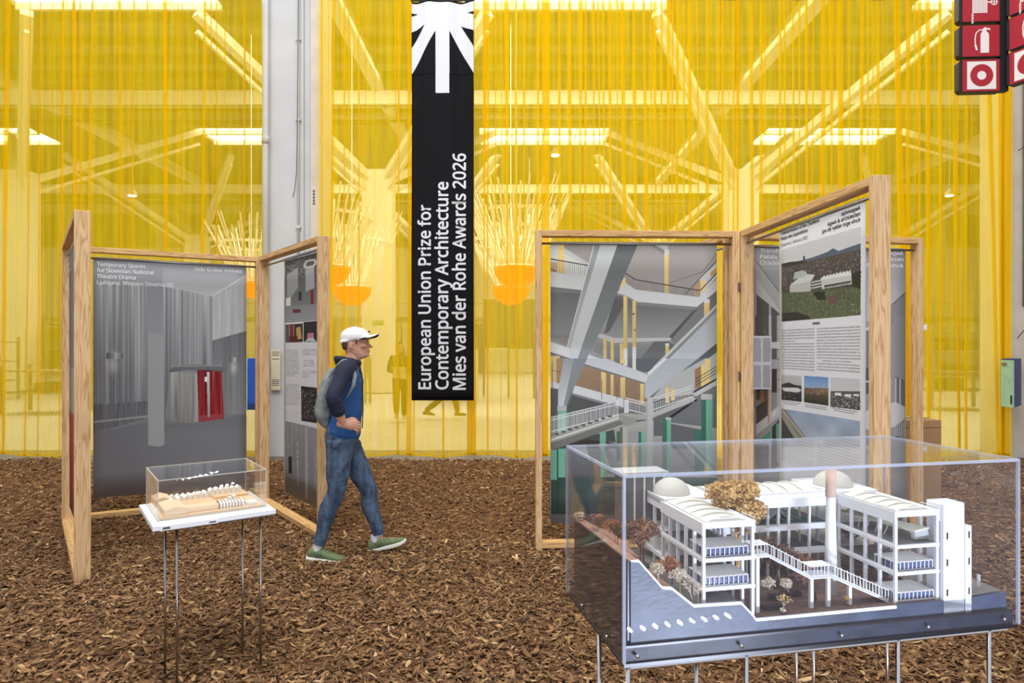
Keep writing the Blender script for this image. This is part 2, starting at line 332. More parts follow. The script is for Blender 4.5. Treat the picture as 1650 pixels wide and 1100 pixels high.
# cross beams (in depth)
for x in GX:
    tag(MB().box(x-.22, x+.22, 10.2, 43.4, 11.0, 11.45).build('ridge_beam', M['hall_white']), 'white roof beam running away into the hall over the columns', 'beam', 'roof beams beyond the curtain')
# --- columns standing in the curtain line
t = thing('steel_column', 'tall white painted column with a pipe, standing between two yellow curtains', 'column', (0, 0, 0))
a, b = at(433, 0, 9.75).x, at(489, 0, 9.75).x; c = at(501, 0, 9.75).x; d = at(517, 0, 9.75).x
MB().box(a, b, 9.75, 10.3, -.03, 8.4).build('web_face', M['column_white'], t)
MB().prism([(b, -.03), (c, -.03), (c, 8.4), (b, 8.4)], 9.80, 10.3).build('recess', M['column_white'], t)
MB().box(c, d, 9.72, 10.35, -.03, 8.4).build('flange', M['column_cream'], t, bevel=.01)
MB().box(a-.12, a, 9.8, 10.3, -.03, 8.4).build('back_flange', M['column_white'], t)
px_ = at(427.5, 0, 9.66).x
p = MB().tube([(px_, 9.66, -.03), (px_, 9.66, 8.4)], .047, 16).build('downpipe', M['column_white'], t, True)
MB().tube([(px_, 9.66, 4.62), (px_, 9.66, 4.74)], .056, 16).build('pipe_collar', M['column_white'], p, True)
cb = at(480, 0, 9.7).x
c1 = MB().tube([(cb, 9.72, 2.0), (cb, 9.72, 8.4)], .018, 8).build('conduit', M['column_white'], t, True)
for z in (3.4, 5.0, 6.2): MB().box(cb-.035, cb+.035, 9.70, 9.75, z-.02, z+.02).build('clip', M['column_white'], c1)
MB().tube([at(481, -40, 9.68), at(480, 110, 9.66), at(479, 220, 9.65), at(478, 275, 9.64), at(475, 305, 9.63), at(472, 318, 9.62)], .006, 6).build('loose_cable', M['hall_dark'], t, True)
lt = MB()
for i in range(5): lt.box(at(504, 0, 9.71).x, at(507, 0, 9.71).x, 9.715, 9.722, at(0, 306+i*5, 9.71).z-.03, at(0, 306+i*5, 9.71).z)
lt.build('stencil_mark', M['ink_grey'], t)
t = thing('plaster_column', 'cream plastered column at the right edge of the frame', 'column', (0, 0, 0))
a = at(1629, 0, 9.55).x
MB().box(a, a+.95, 9.55, 10.2, -.03, 8.4).build('shaft', M['column_cream'], t, bevel=.02)
MB().tube([(a+.17, 9.53, 2.2), (a+.17, 9.53, 8.0)], .012, 8).build('conduit', M['hall_grey'], t, True)
MB().tube([at(1640, 243, 9.52), at(1645, 240, 9.48), at(1650, 236, 9.46)], .006, 6).build('wire_end', M['cable_black'], t)
MB().tube([at(1639, 545, 9.52), at(1645, 538, 9.48), at(1650, 532, 9.46)], .006, 6).build('wire_end', M['cable_black'], t)
# --- the sheer yellow curtains
def curtain(x0, x1, label, seed, folds, y0=CY, ztop=6.68, dense=0.0, zbot=.0):
    rg = random.Random(seed); NZ = 16
    zs = [zbot+(ztop-zbot)*(1-((NZ-1-i)/(NZ-1))**1.0) for i in range(NZ)]
    items = []
    x = x0
    # explicit full-height folds (px, width px, opacity layers, lean px)
    ex = [(at(q[0], 0, y0).x, q[1]/F*y0, q[2], (q[3] if len(q) > 3 else 0)/F*y0) for q in folds]
    xs_ = []; g = x0+.02
    while g < x1-.03:
        xs_.append((g, rg.uniform(.008, .024+.026*dense), rg.random(), 0)); g += rg.uniform(.10, .36)*(1-dense*.6)
    for e_ in ex:
        xs_ = [q for q in xs_ if abs(q[0]-e_[0]) > e_[1]*.8+.015]
    cols = [(g, w_, kind, 0, 1) for g, w_, kind, _ in xs_]+[(g, w_, 2.0, ln, lay) for g, w_, lay, ln in ex]
    cols.sort(key=lambda q: q[0])
    grid = []
    for zi, z in enumerate(zs):
        hN = (z-zbot)/(ztop-zbot); row = []; k_ = 0
        def yy(x): return y0+.035*math.sin(x*5.2+seed)+.012*math.sin(x*11+hN*2+seed*2)
        row.append((x0, yy(x0), z))
        for (g, w_, kind, ln, lay) in cols:
            g2 = g+ln*(1-hN)+.006*math.sin(hN*5+g*9)
            if kind == 2.0: ww = w_*(.85+.3*math.sin(g*7+hN*3)*.5)
            elif kind < .16+dense*.35: ww = w_*(.5+.5*hN)                        # runs the whole height
            else: ww = w_*1.6*max(0, (hN-(.45-.45*dense))/(.55+.45*dense))**1.3+.00005             # gathers near the rail
            reps = 1
            ys = min(1, max(ww, 0)/.02)
            for r_ in range(reps):
                row.append((g2-ww/2, yy(g2)-.006*(r_+1)*ys, z)); row.append((g2+ww/2, yy(g2)-.010*(r_+1)*ys, z)); row.append((g2-ww/2+.0002, yy(g2)+.007*(r_+1)*ys, z)); row.append((g2+ww/2+.0002, yy(g2)+.005*ys, z))
        row.append((x1, yy(x1), z)); grid.append(row)
    nc = len(grid[0])
    hem = [.016*math.sin(grid[0][i][0]*4.1+seed)+.010*math.sin(grid[0][i][0]*11+seed) for i in range(nc)]
    for i in range(nc): px, py, pz = grid[0][i]; grid[0][i] = (px, py, pz+hem[i]+.024)
    V = [p_ for r_ in grid for p_ in r_]
    Fs = [(j*nc+i, j*nc+i+1, (j+1)*nc+i+1, (j+1)*nc+i) for j in range(NZ-1) for i in range(nc-1)]
    t = thing('sheer_curtain', label, 'curtain', (0, 0, 0), 0, 'sheer yellow curtains')
    MB().add(V, Fs).build('cloth', M['sheer_yellow'], t)
    hm = [(px, py-.004, pz) for px, py, pz in grid[0]]+[(px, py-.004, pz+.035) for px, py, pz in grid[0]]
    MB().add(hm, [(i, i+1, nc+i+1, nc+i) for i in range(nc-1)]).build('hem', M['sheer_yellow'], t, True)
    hm = [(x0-.0, y0-.02, ztop-.09), (x1, y0-.02, ztop-.09), (x1, y0-.02, ztop), (x0, y0-.02, ztop)]
    MB().tube([(x0, y0+.02, ztop+.02), (x1, y0+.02, ztop+.02)], .016, 8).build('curtain_rail', M['steel'], t)
X = lambda p_: at(p_, 0, CY).x
curtain(X(-160), X(421), 'sheer yellow curtain filling the left side, up to the white column', 1,
        [(12, 9, 1, -8), (46, 4, 1, -8), (66, 4, 1, -8), (103, 5, 1, -3), (121, 7, 2, 0), (131, 4, 1, 0), (148, 6, 1, -8), (193, 6, 1, 0), (218, 4, 1, -4), (267, 10, 3, 0), (292, 3, 1), (330, 6, 2, -8), (350, 4, 1), (395, 4, 1)], zbot=.0)
curtain(X(514), X(668), 'narrow sheer yellow curtain between the white column and the banner', 2,
        [(519, 3, 1), (537, 5, 2, -6), (554, 4, 1), (578, 4, 1), (642, 4, 1), (659, 9, 2, 0)])
curtain(X(664), X(760), 'sheer yellow curtain hanging directly behind the black banner', 3, [(715, 4, 1), (754, 4, 1)])
curtain(X(755), X(1190), 'sheer yellow curtain from the banner to the hinged frames at right', 4,
        [(761, 11, 2), (786, 4, 1), (832, 4, 1), (867, 5, 1, -2), (874, 4, 1), (881, 12, 3, -2), (902, 4, 1), (918, 5, 1, 4), (943, 4, 1), (963, 4, 1, 6), (1002, 6, 1, 12), (1020, 5, 1, 10), (1038, 6, 2, 8), (1067, 4, 1), (1090, 5, 1), (1110, 5, 1), (1140, 6, 1), (1165, 5, 1)], dense=.8)
curtain(X(1186), X(1629), 'sheer yellow curtain from the hinged frames to the cream column', 5,
        [(1210, 5, 1), (1226, 5, 2), (1256, 5, 1), (1301, 4, 1, 4), (1325, 6, 1), (1353, 11, 2), (1388, 5, 1), (1417, 4, 1), (1445, 12, 3, 14), (1462, 8, 2), (1492, 7, 2, 4), (1538, 4, 1, 10), (1560, 4, 1), (1590, 7, 1, 16), (1612, 8, 2), (1621, 14, 3, -4)], dense=.65)
# --- banner
yb = 9.33; bx0, bx1 = at(663, 0, yb).x, at(763.5, 0, yb).x; bz0, bz1 = at(0, 645, yb).z, at(0, 2, yb).z
def drape(x, z):
    h_ = (z-bz0)/(bz1-bz0); u = (x-bx0)/(bx1-bx0)
    return yb+.03*h_*math.sin(u*9+1.0)+.02*h_*math.sin(u*17+.4)+.012*math.sin(z*1.7)
def drape_add(o, dy):
    for v_ in o.data.vertices: v_.co.y = drape(v_.co.x, v_.co.z)-dy
    return o
bt = thing('hanging_banner', 'tall black vertical banner with white sunburst and white sideways lettering', 'banner')
nu, nv = 24, 40; mbn = MB()
def sheet(mb, x0, x1, z0, z1, nu, nv, dy, fn):
    mb.add([(x0+(x1-x0)*i/nu, fn(x0+(x1-x0)*i/nu, z0+(z1-z0)*j/nv)+dy, z0+(z1-z0)*j/nv) for j in range(nv+1) for i in range(nu+1)],
           [(j*(nu+1)+i, j*(nu+1)+i+1, (j+1)*(nu+1)+i+1, (j+1)*(nu+1)+i) for j in range(nv) for i in range(nu)])
sheet(mbn, bx0, bx1, bz0, bz1, 24, 40, 0, drape)
cl = mbn.build('cloth', M['black_fabric'], bt, True); so = cl.modifiers.new('thick', 'SOLIDIFY'); so.thickness = .004; so.offset = 1
MB().tube([(bx0-.01, yb+.0, bz1+.01), (bx1+.01, yb, bz1+.01)], .015, 10).build('top_pole', M['sign_black'], bt)
for x in (bx0+.05, bx1-.05): MB().tube([(x, yb, bz1+.02), (x, yb, 9.5)], .003, 6).build('suspension_wire', M['steel'], bt)
def flat_poly(name, pts, m_, parent, dy):      # outline given on the banner, triangulated finely so that it follows the drape
    bm = bmesh.new(); vs_ = [bm.verts.new((x, 0, z)) for x, z in pts]; bm.faces.new(vs_)
    bmesh.ops.triangulate(bm, faces=bm.faces[:])
    for _ in range(4): bmesh.ops.subdivide_edges(bm, edges=[e for e in bm.edges if e.calc_length() > .05], cuts=1); bmesh.ops.triangulate(bm, faces=bm.faces[:])
    me = bpy.data.meshes.new(name); bm.to_mesh(me); bm.free(); o = bpy.data.objects.new(name, me); COL.objects.link(o); me.materials.append(m_); o.parent = parent
    return drape_add(o, dy)
BP = lambda pts: [(at(x, y, yb).x, at(x, y, yb).z) for x, y in pts]
sb_ = MB(); sheet(sb_, bx0+.001, bx1-.001, at(0, 119, yb).z, at(0, 5, yb).z, 24, 24, -.005, drape)
sheet(sb_, at(702, 0, yb).x, at(724, 0, yb).x, at(0, 150, yb).z, at(0, 119, yb).z, 6, 8, -.005, drape); sb_.build('sunburst', M['print_white'], bt, True)
for tri in ([(663, 21), (673, 21.5), (663, 26)], [(684, 41), (663, 51.5), (663, 77)], [(702, 51), (663, 119.5), (702, 119.5)]):
    for mir in (0, 1): flat_poly('black_wedge', BP([((1426.5-x) if mir else x, y) for x, y in tri]), M['black_fabric'], bt, .010)
# ------------------------------------------------------------------ lettering
CURL = {}
FONT = None                                   # a plain sans that ships inside Blender; the built-in face if it is missing
try:
    import os
    fp = os.path.join(bpy.utils.resource_path('LOCAL'), 'datafiles', 'fonts', 'NotoSansHebrew-Regular.woff2')
    if os.path.exists(fp): FONT = bpy.data.fonts.load(fp)
except Exception: FONT = None
def text_mesh(body, off=0.0, align='LEFT', space=1.0):
    cu = bpy.data.curves.new('txt', 'FONT'); cu.body = body; cu.size = 1; cu.align_x = align; cu.space_line = space; cu.resolution_u = 2
    if FONT: cu.font = FONT
    o = bpy.data.objects.new('txt', cu); COL.objects.link(o); dg = bpy.context.evaluated_depsgraph_get()
    me = bpy.data.meshes.new_from_object(o.evaluated_get(dg)); COL.objects.unlink(o); bpy.data.objects.remove(o)
    if off:                                    # heavier weight: the glyphs spread outwards by 'off'
        V0 = [tuple(v.co) for v in me.vertices]; F0 = [tuple(p.vertices) for p in me.polygons]; n = len(V0); V_ = []; F_ = []
        for i in range(8):
            a_ = 2*PI*i/8; dx, dy = off*math.cos(a_), off*math.sin(a_); V_ += [(q[0]+dx, q[1]+dy, q[2]+.00012*i) for q in V0]; F_ += [tuple(v+i*n for v in f) for f in F0]
        me = bpy.data.meshes.new('txt'); me.from_pydata(V_, [], F_)
    return me
_h = text_mesh('H'); CAPH = max(v_.co.y for v_ in _h.vertices)
def lettering(body, x0, zb, cap, parent, m_, width=None, off=0.0, align='LEFT', y=-.004, name='lettering', shear=0):
    """cap = height of a capital; zb = baseline; x0 = left (or right for RIGHT) edge; width fits the line."""
    me = text_mesh(body, off, align); co = np.empty(len(me.vertices)*3, np.float32); me.vertices.foreach_get('co', co); co = co.reshape(-1, 3)
    s = cap/CAPH; sx = s
    if width: sx = width/max(co[:, 0].max()-co[:, 0].min(), 1e-4)
    xx = (co[:, 0]-(co[:, 0].min() if align == 'LEFT' else co[:, 0].max()))*sx+x0
    cf = CURL.get(parent.name); yy_ = np.full(len(xx), y) if cf is None else np.array([cf(a_, b_) for a_, b_ in zip(xx, zb+co[:, 1]*s)])-.0032
    yy_ = yy_-co[:, 2]
    out = np.stack([xx, yy_, zb+co[:, 1]*s], 1); me.vertices.foreach_set('co', out.reshape(-1).astype(np.float32)); me.update()
    o = bpy.data.objects.new(name, me); COL.objects.link(o); me.materials.append(m_); o.parent = parent; return o
def banner_line(body, pxl, pxr, py0, py1):      # baseline at pxr, read upwards from py0 to py1
    me = text_mesh(body, .020); co = np.empty(len(me.vertices)*3, np.float32); me.vertices.foreach_get('co', co); co = co.reshape(-1, 3)
    sx = (py0-py1)/F*yb/(co[:, 0].max()-co[:, 0].min()); cap = (pxr-pxl)/F*yb/CAPH
    z = at(0, py0, yb).z+(co[:, 0]-co[:, 0].min())*sx; x = at(pxr, 0, yb).x-co[:, 1]*cap
    y = np.array([drape(a_, b_)-.008 for a_, b_ in zip(x, z)])-co[:, 2]
    me.vertices.foreach_set('co', np.stack([x, y, z], 1).reshape(-1).astype(np.float32)); me.update()
    o = bpy.data.objects.new('lettering', me); COL.objects.link(o); me.materials.append(M['print_white']); o.parent = bt
banner_line('European Union Prize for', 674.5, 694, 627, 330)
banner_line('Contemporary Architecture', 702, 722, 627.5, 293)
banner_line('Mies van der Rohe Awards 2026', 730, 750, 628, 246)
# ================================================================== HINGED TIMBER FRAMES
A0, A1, A2, A3 = Vector((-2.906, 4.41, 0)), Vector((-4.062, 5.957, 0)), Vector((-2.600, 6.74, 0)), Vector((-1.558, 5.416, 0))
R0, R1, R2, R3 = Vector((.188, 5.19, 0)), Vector((1.806, 5.239, 0)), Vector((1.993, 3.505, 0)), Vector((3.479, 5.568, 0))
FT = 2.53
class Leaf:
    def __init__(s, p, q, label, depth=.095, wd=.048, top=FT, hinges=False):
        s.p, s.q = p, q; s.a = math.atan2((q-p).y, (q-p).x); s.L = (q-p).length; L = s.L
        s.t = thing('timber_display_stand', label, 'display', (p.x, p.y, 0), s.a, 'hinged timber display frames'); h = depth/2
        for x in (0, L-wd):
            MB().box(x, x+wd, -h, h, -.05, top).build('post', M['pine_upright'], s.t, bevel=.003)
        MB().box(wd, L-wd, -h, h, top-wd, top).build('top_rail', M['pine_rail'], s.t, bevel=.003)
        MB().box(wd, L-wd, -h, h, .015, .015+wd).build('bottom_rail', M['pine_rail'], s.t, bevel=.003)
        MB().tube([(wd-.005, 0, top-.10), (L-wd+.005, 0, top-.10)], .0095, 10).build('hanging_rod', M['steel'], s.t, True)
        if hinges:
            for z in (.75, 1.37, 2.08): MB().box(L-.004, L+.004, -h-.004, -h+.03, z-.035, z+.035).tube([(L, -h-.006, z-.04), (L, -h-.006, z+.04)], .006, 8).build('hinge', M['hinge_metal'], s.t)
    def uv(s, px, py, y=0.0):         # photo pixel -> position in the frame's own plane
        d = Vector(((px-825)/F, 1, -(py-HY)/F)); n = Vector((-math.sin(s.a), math.cos(s.a), 0)); o = s.p+n*y
        k_ = (o-Vector((0, 0, EYE))).dot(n)/d.dot(n); P = Vector((0, 0, EYE))+d*k_
        return (P-s.p).dot(Vector((math.cos(s.a), math.sin(s.a), 0))), P.z
    def px(s, x, z): return pix((s.p.x+math.cos(s.a)*x, s.p.y+math.sin(s.a)*x, z))
A1b = A1+(A0-A1).normalized()*.06
L1 = Leaf(A1b, A0, 'timber frame at far left seen almost edge-on, its end post nearest the viewer')
L2 = Leaf(A1, A2, 'timber frame holding the grey theatre curtain poster', hinges=True)
L3 = Leaf(A2+Vector((.045, -.055, 0)), A3, 'timber frame with the narrow white plan poster, beside the walking man')
LA = Leaf(R0, R1, 'timber frame holding the concrete beams and stair poster', hinges=True)
LB = Leaf(R1+Vector((.06, -.02, 0)), R2, 'timber frame coming forward at right, holding the white text poster')
LC = Leaf(R1+Vector((.10, .08, 0)), R3, 'timber frame at far right behind the white text poster')
LD = Leaf(R1+Vector((-.02, .08, 0)), Vector((1.45, 6.9, 0)), 'timber frame running back behind the concrete beams poster')
# ------------------------------------------------------------------ painted prints (numpy rasters)
class Canvas:
    def __init__(s, leaf, x0, x1, z0, z1, w, base):
        s.leaf = leaf; s.b = (x0, x1, z0, z1); s.w = w; s.h = int(w*(z1-z0)/(x1-x0)); s.im = np.ones((s.h, s.w, 3))*np.array(base)/255.
        s.rg = np.random.default_rng(5); s.T = lambda x, y: (x, y)
    def cv(s, pts):                   # pixel list -> canvas coords (x right, y down)
        out = []
        for x, y in pts:
            px, py = s.T(x, y); u, z = s.leaf.uv(px, py); out.append(((u-s.b[0])/(s.b[1]-s.b[0])*s.w, (s.b[3]-z)/(s.b[3]-s.b[2])*s.h))
        return out
    def mask(s, P):
        P = np.array(P); x0, y0 = np.floor(P.min(0)).astype(int); x1, y1 = np.ceil(P.max(0)).astype(int)
        x0, y0 = max(x0, 0), max(y0, 0); x1, y1 = min(x1, s.w), min(y1, s.h)
        if x1 <= x0 or y1 <= y0: return None
        Y, X_ = np.mgrid[y0:y1, x0:x1]; X_ = X_+.5; Y = Y+.5; ins = np.zeros(X_.shape, bool); n = len(P)
        for i in range(n):
            (xa, ya), (xb, yb_) = P[i], P[(i+1) % n]
            if ya == yb_: continue
            c_ = ((ya > Y) != (yb_ > Y)) & (X_ < (xb-xa)*(Y-ya)/(yb_-ya)+xa); ins ^= c_
        return slice(y0, y1), slice(x0, x1), ins, X_, Y
    def poly(s, pts, c, c2=None, al=1.0, horiz=False, raw=False, noise=0):
        P = pts if raw else s.cv(pts); m = s.mask(P)
        if m is None: return s
        ys_, xs_, ins, X_, Y = m; A = np.array(P)
        if c2 is None: colr = np.ones(ins.shape+(3,))*np.array(c)/255.
        else:
            i_ = 0 if horiz else 1; g = X_ if horiz else Y; g = ((g-A[:, i_].min())/(np.ptp(A[:, i_])+1e-6)).clip(0, 1)[..., None]
            colr = (np.array(c)*(1-g)+np.array(c2)*g)/255.
        if noise: colr = colr+s.rg.normal(0, noise/255., ins.shape)[..., None]
        R = s.im[ys_, xs_]; R[ins] = R[ins]*(1-al)+colr[ins]*al; return s
    def line(s, p, q, wd, c, al=1.0):
        (ax, ay), (bx, by) = s.cv([p, q]); L_ = math.hypot(bx-ax, by-ay)+1e-6; k_ = s.w/260.; nx, ny = -(by-ay)/L_*wd/2*k_, (bx-ax)/L_*wd/2*k_
        return s.poly([(ax+nx, ay+ny), (bx+nx, by+ny), (bx-nx, by-ny), (ax-nx, ay-ny)], c, al=al, raw=True)
    def r(s, x0, y0, x1, y1, c, c2=None, **kw): return s.poly([(x0, y0), (x1, y0), (x1, y1), (x0, y1)], c, c2, **kw)
    def smooth(s, shape, sc):
        g = s.rg.normal(0, 1, (int(shape[0]/sc[0])+3, int(shape[1]/sc[1])+3)); yi = np.arange(shape[0])/sc[0]; xi = np.arange(shape[1])/sc[1]
        y0 = yi.astype(int); x0 = xi.astype(int); fy = (yi-y0)[:, None]; fx = (xi-x0)[None]
        return g[y0][:, x0]*(1-fy)*(1-fx)+g[y0+1][:, x0]*fy*(1-fx)+g[y0][:, x0+1]*(1-fy)*fx+g[y0+1][:, x0+1]*fy*fx
    def speck(s, pts, n, cols, sz, al=.8):       # many little marks within an outline
        P = s.cv(pts); m = s.mask(P)
        if m is None: return s
        ys_, xs_, ins, X_, Y = m; yy, xx = np.nonzero(ins)
        if len(yy) == 0: return s
        for _ in range(n):
            j = s.rg.integers(len(yy)); cy = yy[j]+ys_.start; cx = xx[j]+xs_.start; w_ = max(1, int(s.rg.uniform(.4, 1)*sz[0])); h_ = max(1, int(s.rg.uniform(.4, 1)*sz[1]))
            c_ = np.array(cols[s.rg.integers(len(cols))])/255.*s.rg.uniform(.85, 1.15); R = s.im[cy:cy+h_, cx:cx+w_]; R[:] = R*(1-al)+c_*al
        return s
    def folds(s, pts, n, amp, bot=1.0):
        n = n*1.9; amp = amp*.75               # vertical drapery within an outline
        P = s.cv(pts); m = s.mask(P)
        if m is None: return s
        ys_, xs_, ins, X_, Y = m; wv = s.smooth(ins.shape, (ins.shape[0]*.6+1, max(2, ins.shape[1]/n)))+.6*s.smooth(ins.shape, (ins.shape[0]*.8+1, max(2, ins.shape[1]/n/2.3)))
        R = s.im[ys_, xs_]; R[ins] = (R+wv[..., None]*amp/255.)[ins]; return s
    def glow(s, p, rad, c, al):
        (cx, cy), = s.cv([p]); Y, X_ = np.mgrid[0:s.h, 0:s.w]; d = np.exp(-(((X_-cx)/rad[0])**2+((Y-cy)/rad[1])**2))[..., None]*al
        s.im = s.im*(1-d)+np.array(c)/255.*d; return s
    def make(s, name):
        im = np.clip(s.im+s.rg.normal(0, .008, s.im.shape), 0, 1); rgba = np.ones((s.h, s.w, 4), np.float32); rgba[:, :, :3] = im[::-1]
        I = bpy.data.images.new(name, s.w, s.h); I.pixels.foreach_set(rgba.reshape(-1)); I.update(); I.pack()
        k_ = NT(name); tx = k_.node('ShaderNodeTexImage'); tx.image = I; k_.link(tx.outputs[0], k_.b.inputs['Base Color']); k_.b.inputs['Roughness'].default_value = .55; k_.b.inputs['Specular IOR Level'].default_value = .25
        tcn = k_.node('ShaderNodeUVMap'); k_.link(tcn.outputs[0], tx.inputs[0]); return k_.m
def poster(leaf, x0, x1, z0, z1, canvas, label, name='printed_poster', back=(190, 192, 196), curl=.012):
    t = thing(name, label, 'poster', (leaf.p.x, leaf.p.y, 0), leaf.a)
    nu, nv = 12, 10; V = []; Fs = []
    def yy(u, v): return curl*math.sin(u*3.1+.3)*(1-v)*.8
    for sgn, y_ in ((0, -.0015), (1, .0015)):
        for j in range(nv+1):
            for i in range(nu+1): V.append((x0+(x1-x0)*i/nu, y_+yy(i/nu, j/nv), z0+(z1-z0)*j/nv))
    n_ = (nu+1)*(nv+1); q = lambda j, i: j*(nu+1)+i
    for j in range(nv):
        for i in range(nu): Fs.append((q(j, i), q(j, i+1), q(j+1, i+1), q(j+1, i)))
    for j in range(nv):
        for i in range(nu): Fs.append((n_+q(j, i), n_+q(j+1, i), n_+q(j+1, i+1), n_+q(j, i+1)))
    for j in range(nv):
        for i in (0, nu): a_, b_ = q(j, i), q(j+1, i); Fs.append((a_, b_, n_+b_, n_+a_) if i == 0 else (a_, n_+a_, n_+b_, b_))
    for i in range(nu):
        for j in (0, nv): a_, b_ = q(j, i), q(j, i+1); Fs.append((a_, n_+a_, n_+b_, b_) if j == 0 else (a_, b_, n_+b_, n_+a_))
    o = MB().add(V, Fs).build('print', canvas.make('print_'+leaf.t.name.replace('.', '_')), t, True)
    uv = o.data.uv_layers.new(name='uv')
    for lp in o.data.loops:
        c_ = o.data.vertices[lp.vertex_index].co; uv.data[lp.index].uv = ((c_.x-x0)/(x1-x0), (c_.z-z0)/(z1-z0))
    MB().box(x0+.02, x1-.02, -.003, .003, z1-.003, z1+.006).build('sleeve', M['paper_grey'], t)
    CURL[t.name] = lambda xx, zz: yy((xx-x0)/(x1-x0), (zz-z0)/(z1-z0))
    return t
def ptext(t, leaf, body, pl, pr, cap, m_, off=0, align='LEFT', z=None, y=-.006, name='lettering'):
    """a line running from photo pixel pl (baseline start) to pr (baseline end)"""
    xa, za = leaf.uv(*pl); xb, zb = leaf.uv(*pr); zz = (za+zb)/2 if z is None else z
    return lettering(body, xa if align == 'LEFT' else xb, zz, cap, t, m_, abs(xb-xa), off, align, y, name)
PZ0, PZ1 = .20, 2.437
# ---------------- theatre curtain poster (second left frame)
x0, _ = L2.uv(150, 500); x1, _ = L2.uv(397, 500)
c = Canvas(L2, x0, x1, PZ0, PZ1, 620, (128, 130, 134)); z = c.T = lambda x, y: (x/2.973, 370+y/2.973)
c.r(440, 120, 1190, 340, (122, 124, 128), (150, 152, 155)); c.poly([(780, 180), (1180, 200), (1180, 225), (1020, 320), (780, 270)], (140, 142, 146), (172, 174, 176))
c.poly([(440, 250), (710, 262), (710, 860), (440, 900)], (146, 148, 150), (124, 126, 130)); c.folds([(440, 250), (710, 262), (710, 860), (440, 860)], 16, 20)
c.poly([(780, 270), (1020, 318), (1020, 650), (820, 650), (790, 900), (780, 900)], (150, 152, 154), (112, 114, 118)); c.folds([(780, 270), (1020, 318), (1020, 650), (820, 650), (790, 900), (780, 900)], 14, 22)
c.poly([(1018, 318), (1180, 222), (1180, 485), (1018, 535)], (158, 160, 162), (176, 178, 178)); c.folds([(1018, 318), (1180, 222), (1180, 485), (1018, 535)], 14, 10)
c.poly([(1018, 530), (1180, 485), (1180, 890), (1060, 900), (1018, 700)], (104, 106, 110), (134, 136, 140)); c.folds([(1018, 530), (1180, 485), (1180, 890), (1018, 900)], 12, 8)
c.line((1018, 318), (1178, 218), 2, (196, 198, 200)); c.line((780, 268), (1018, 318), 1.5, (176, 178, 180))
c.poly([(440, 840), (710, 820), (710, 900), (440, 975)], (104, 106, 110), (112, 114, 118)); c.folds([(440, 830), (710, 820), (710, 900), (440, 975)], 40, 14)
c.line((440, 922), (710, 893), 4, (150, 152, 154))
c.poly([(440, 975), (790, 905), (1180, 880), (1180, 1400), (440, 1400)], (118, 120, 125), (128, 129, 133)); c.poly([(790, 930), (1180, 890), (1180, 960), (790, 1000)], (104, 106, 110), (122, 124, 129), al=.7)
c.poly([(706, 262), (782, 262), (787, 1030), (760, 1040), (710, 1032)], (140, 142, 146), (164, 167, 166)); c.poly([(706, 262), (782, 262), (782, 500), (706, 500)], (126, 128, 133), (140, 142, 146))
c.glow((540, 650), (20, 34), (225, 225, 218), .5); c.glow((1118, 660), (14, 30), (225, 225, 218), .55); c.glow((540, 600), (14, 16), (230, 230, 224), .4)
c.r(510, 588, 550, 618, (86, 88, 92), (150, 150, 150), horiz=True); c.r(550, 588, 590, 618, (190, 190, 188), (96, 98, 102), horiz=True)
c.r(1097, 612, 1120, 636, (84, 86, 90), (150, 150, 150), horiz=True); c.r(1120, 612, 1143, 636, (190, 190, 188), (96, 98, 102), horiz=True)
P_ = [(815, 680), (950, 688), (952, 922), (880, 926), (818, 915)]; c.poly(P_, (150, 150, 146), (136, 136, 133)); c.folds(P_, 9, 16)
P_ = [(1060, 670), (1072, 900), (1085, 905), (1075, 680)]; c.poly(P_, (120, 120, 118))
P_ = [(945, 670), (1062, 670), (1072, 905), (952, 922)]; c.poly(P_, (120, 26, 30), (140, 24, 28)); c.folds(P_, 7, 24)
c.poly([(950, 890), (1072, 880), (1072, 905), (952, 922)], (150, 60, 70)); c.poly([(990, 680), (1004, 680), (1006, 895), (995, 900)], (196, 198, 198), (150, 150, 150)); c.r(980, 704, 992, 728, (235, 235, 235))
c.poly([(808, 668), (850, 650), (940, 645), (1040, 648), (1075, 662), (1075, 682), (1000, 672), (880, 672), (815, 684)], (112, 114, 117), (92, 94, 97)); c.line((820, 655), (1065, 650), 1.2, (160, 162, 163))
p2 = poster(L2, x0, x1, PZ0, PZ1, c, 'large grey poster of a curtained theatre room with a red-lined booth')
for i, (b_, r_, y_) in enumerate((('Temporary Spaces', 697, 166), ('for Slovenian National', 735, 196), ('Theatre Drama', 650, 217), ('Ljubljana, Western Slovenia (SI)', 831, 254))):
    yl = (156, 185, 213, 240)[i]
    ptext(p2, L2, b_, (465/2.973, 370+yl/2.973), (r_/2.973, 370+y_/2.973), .036, M['print_grey_white'], .014 if i < 3 else .0, z=2.36-i*.056)
ptext(p2, L2, 'Vidic Grohar Arhitekti', (933/2.973, 370+190/2.973), (1160/2.973, 370+203/2.973), .034, M['print_grey_white'], .010, z=2.36)
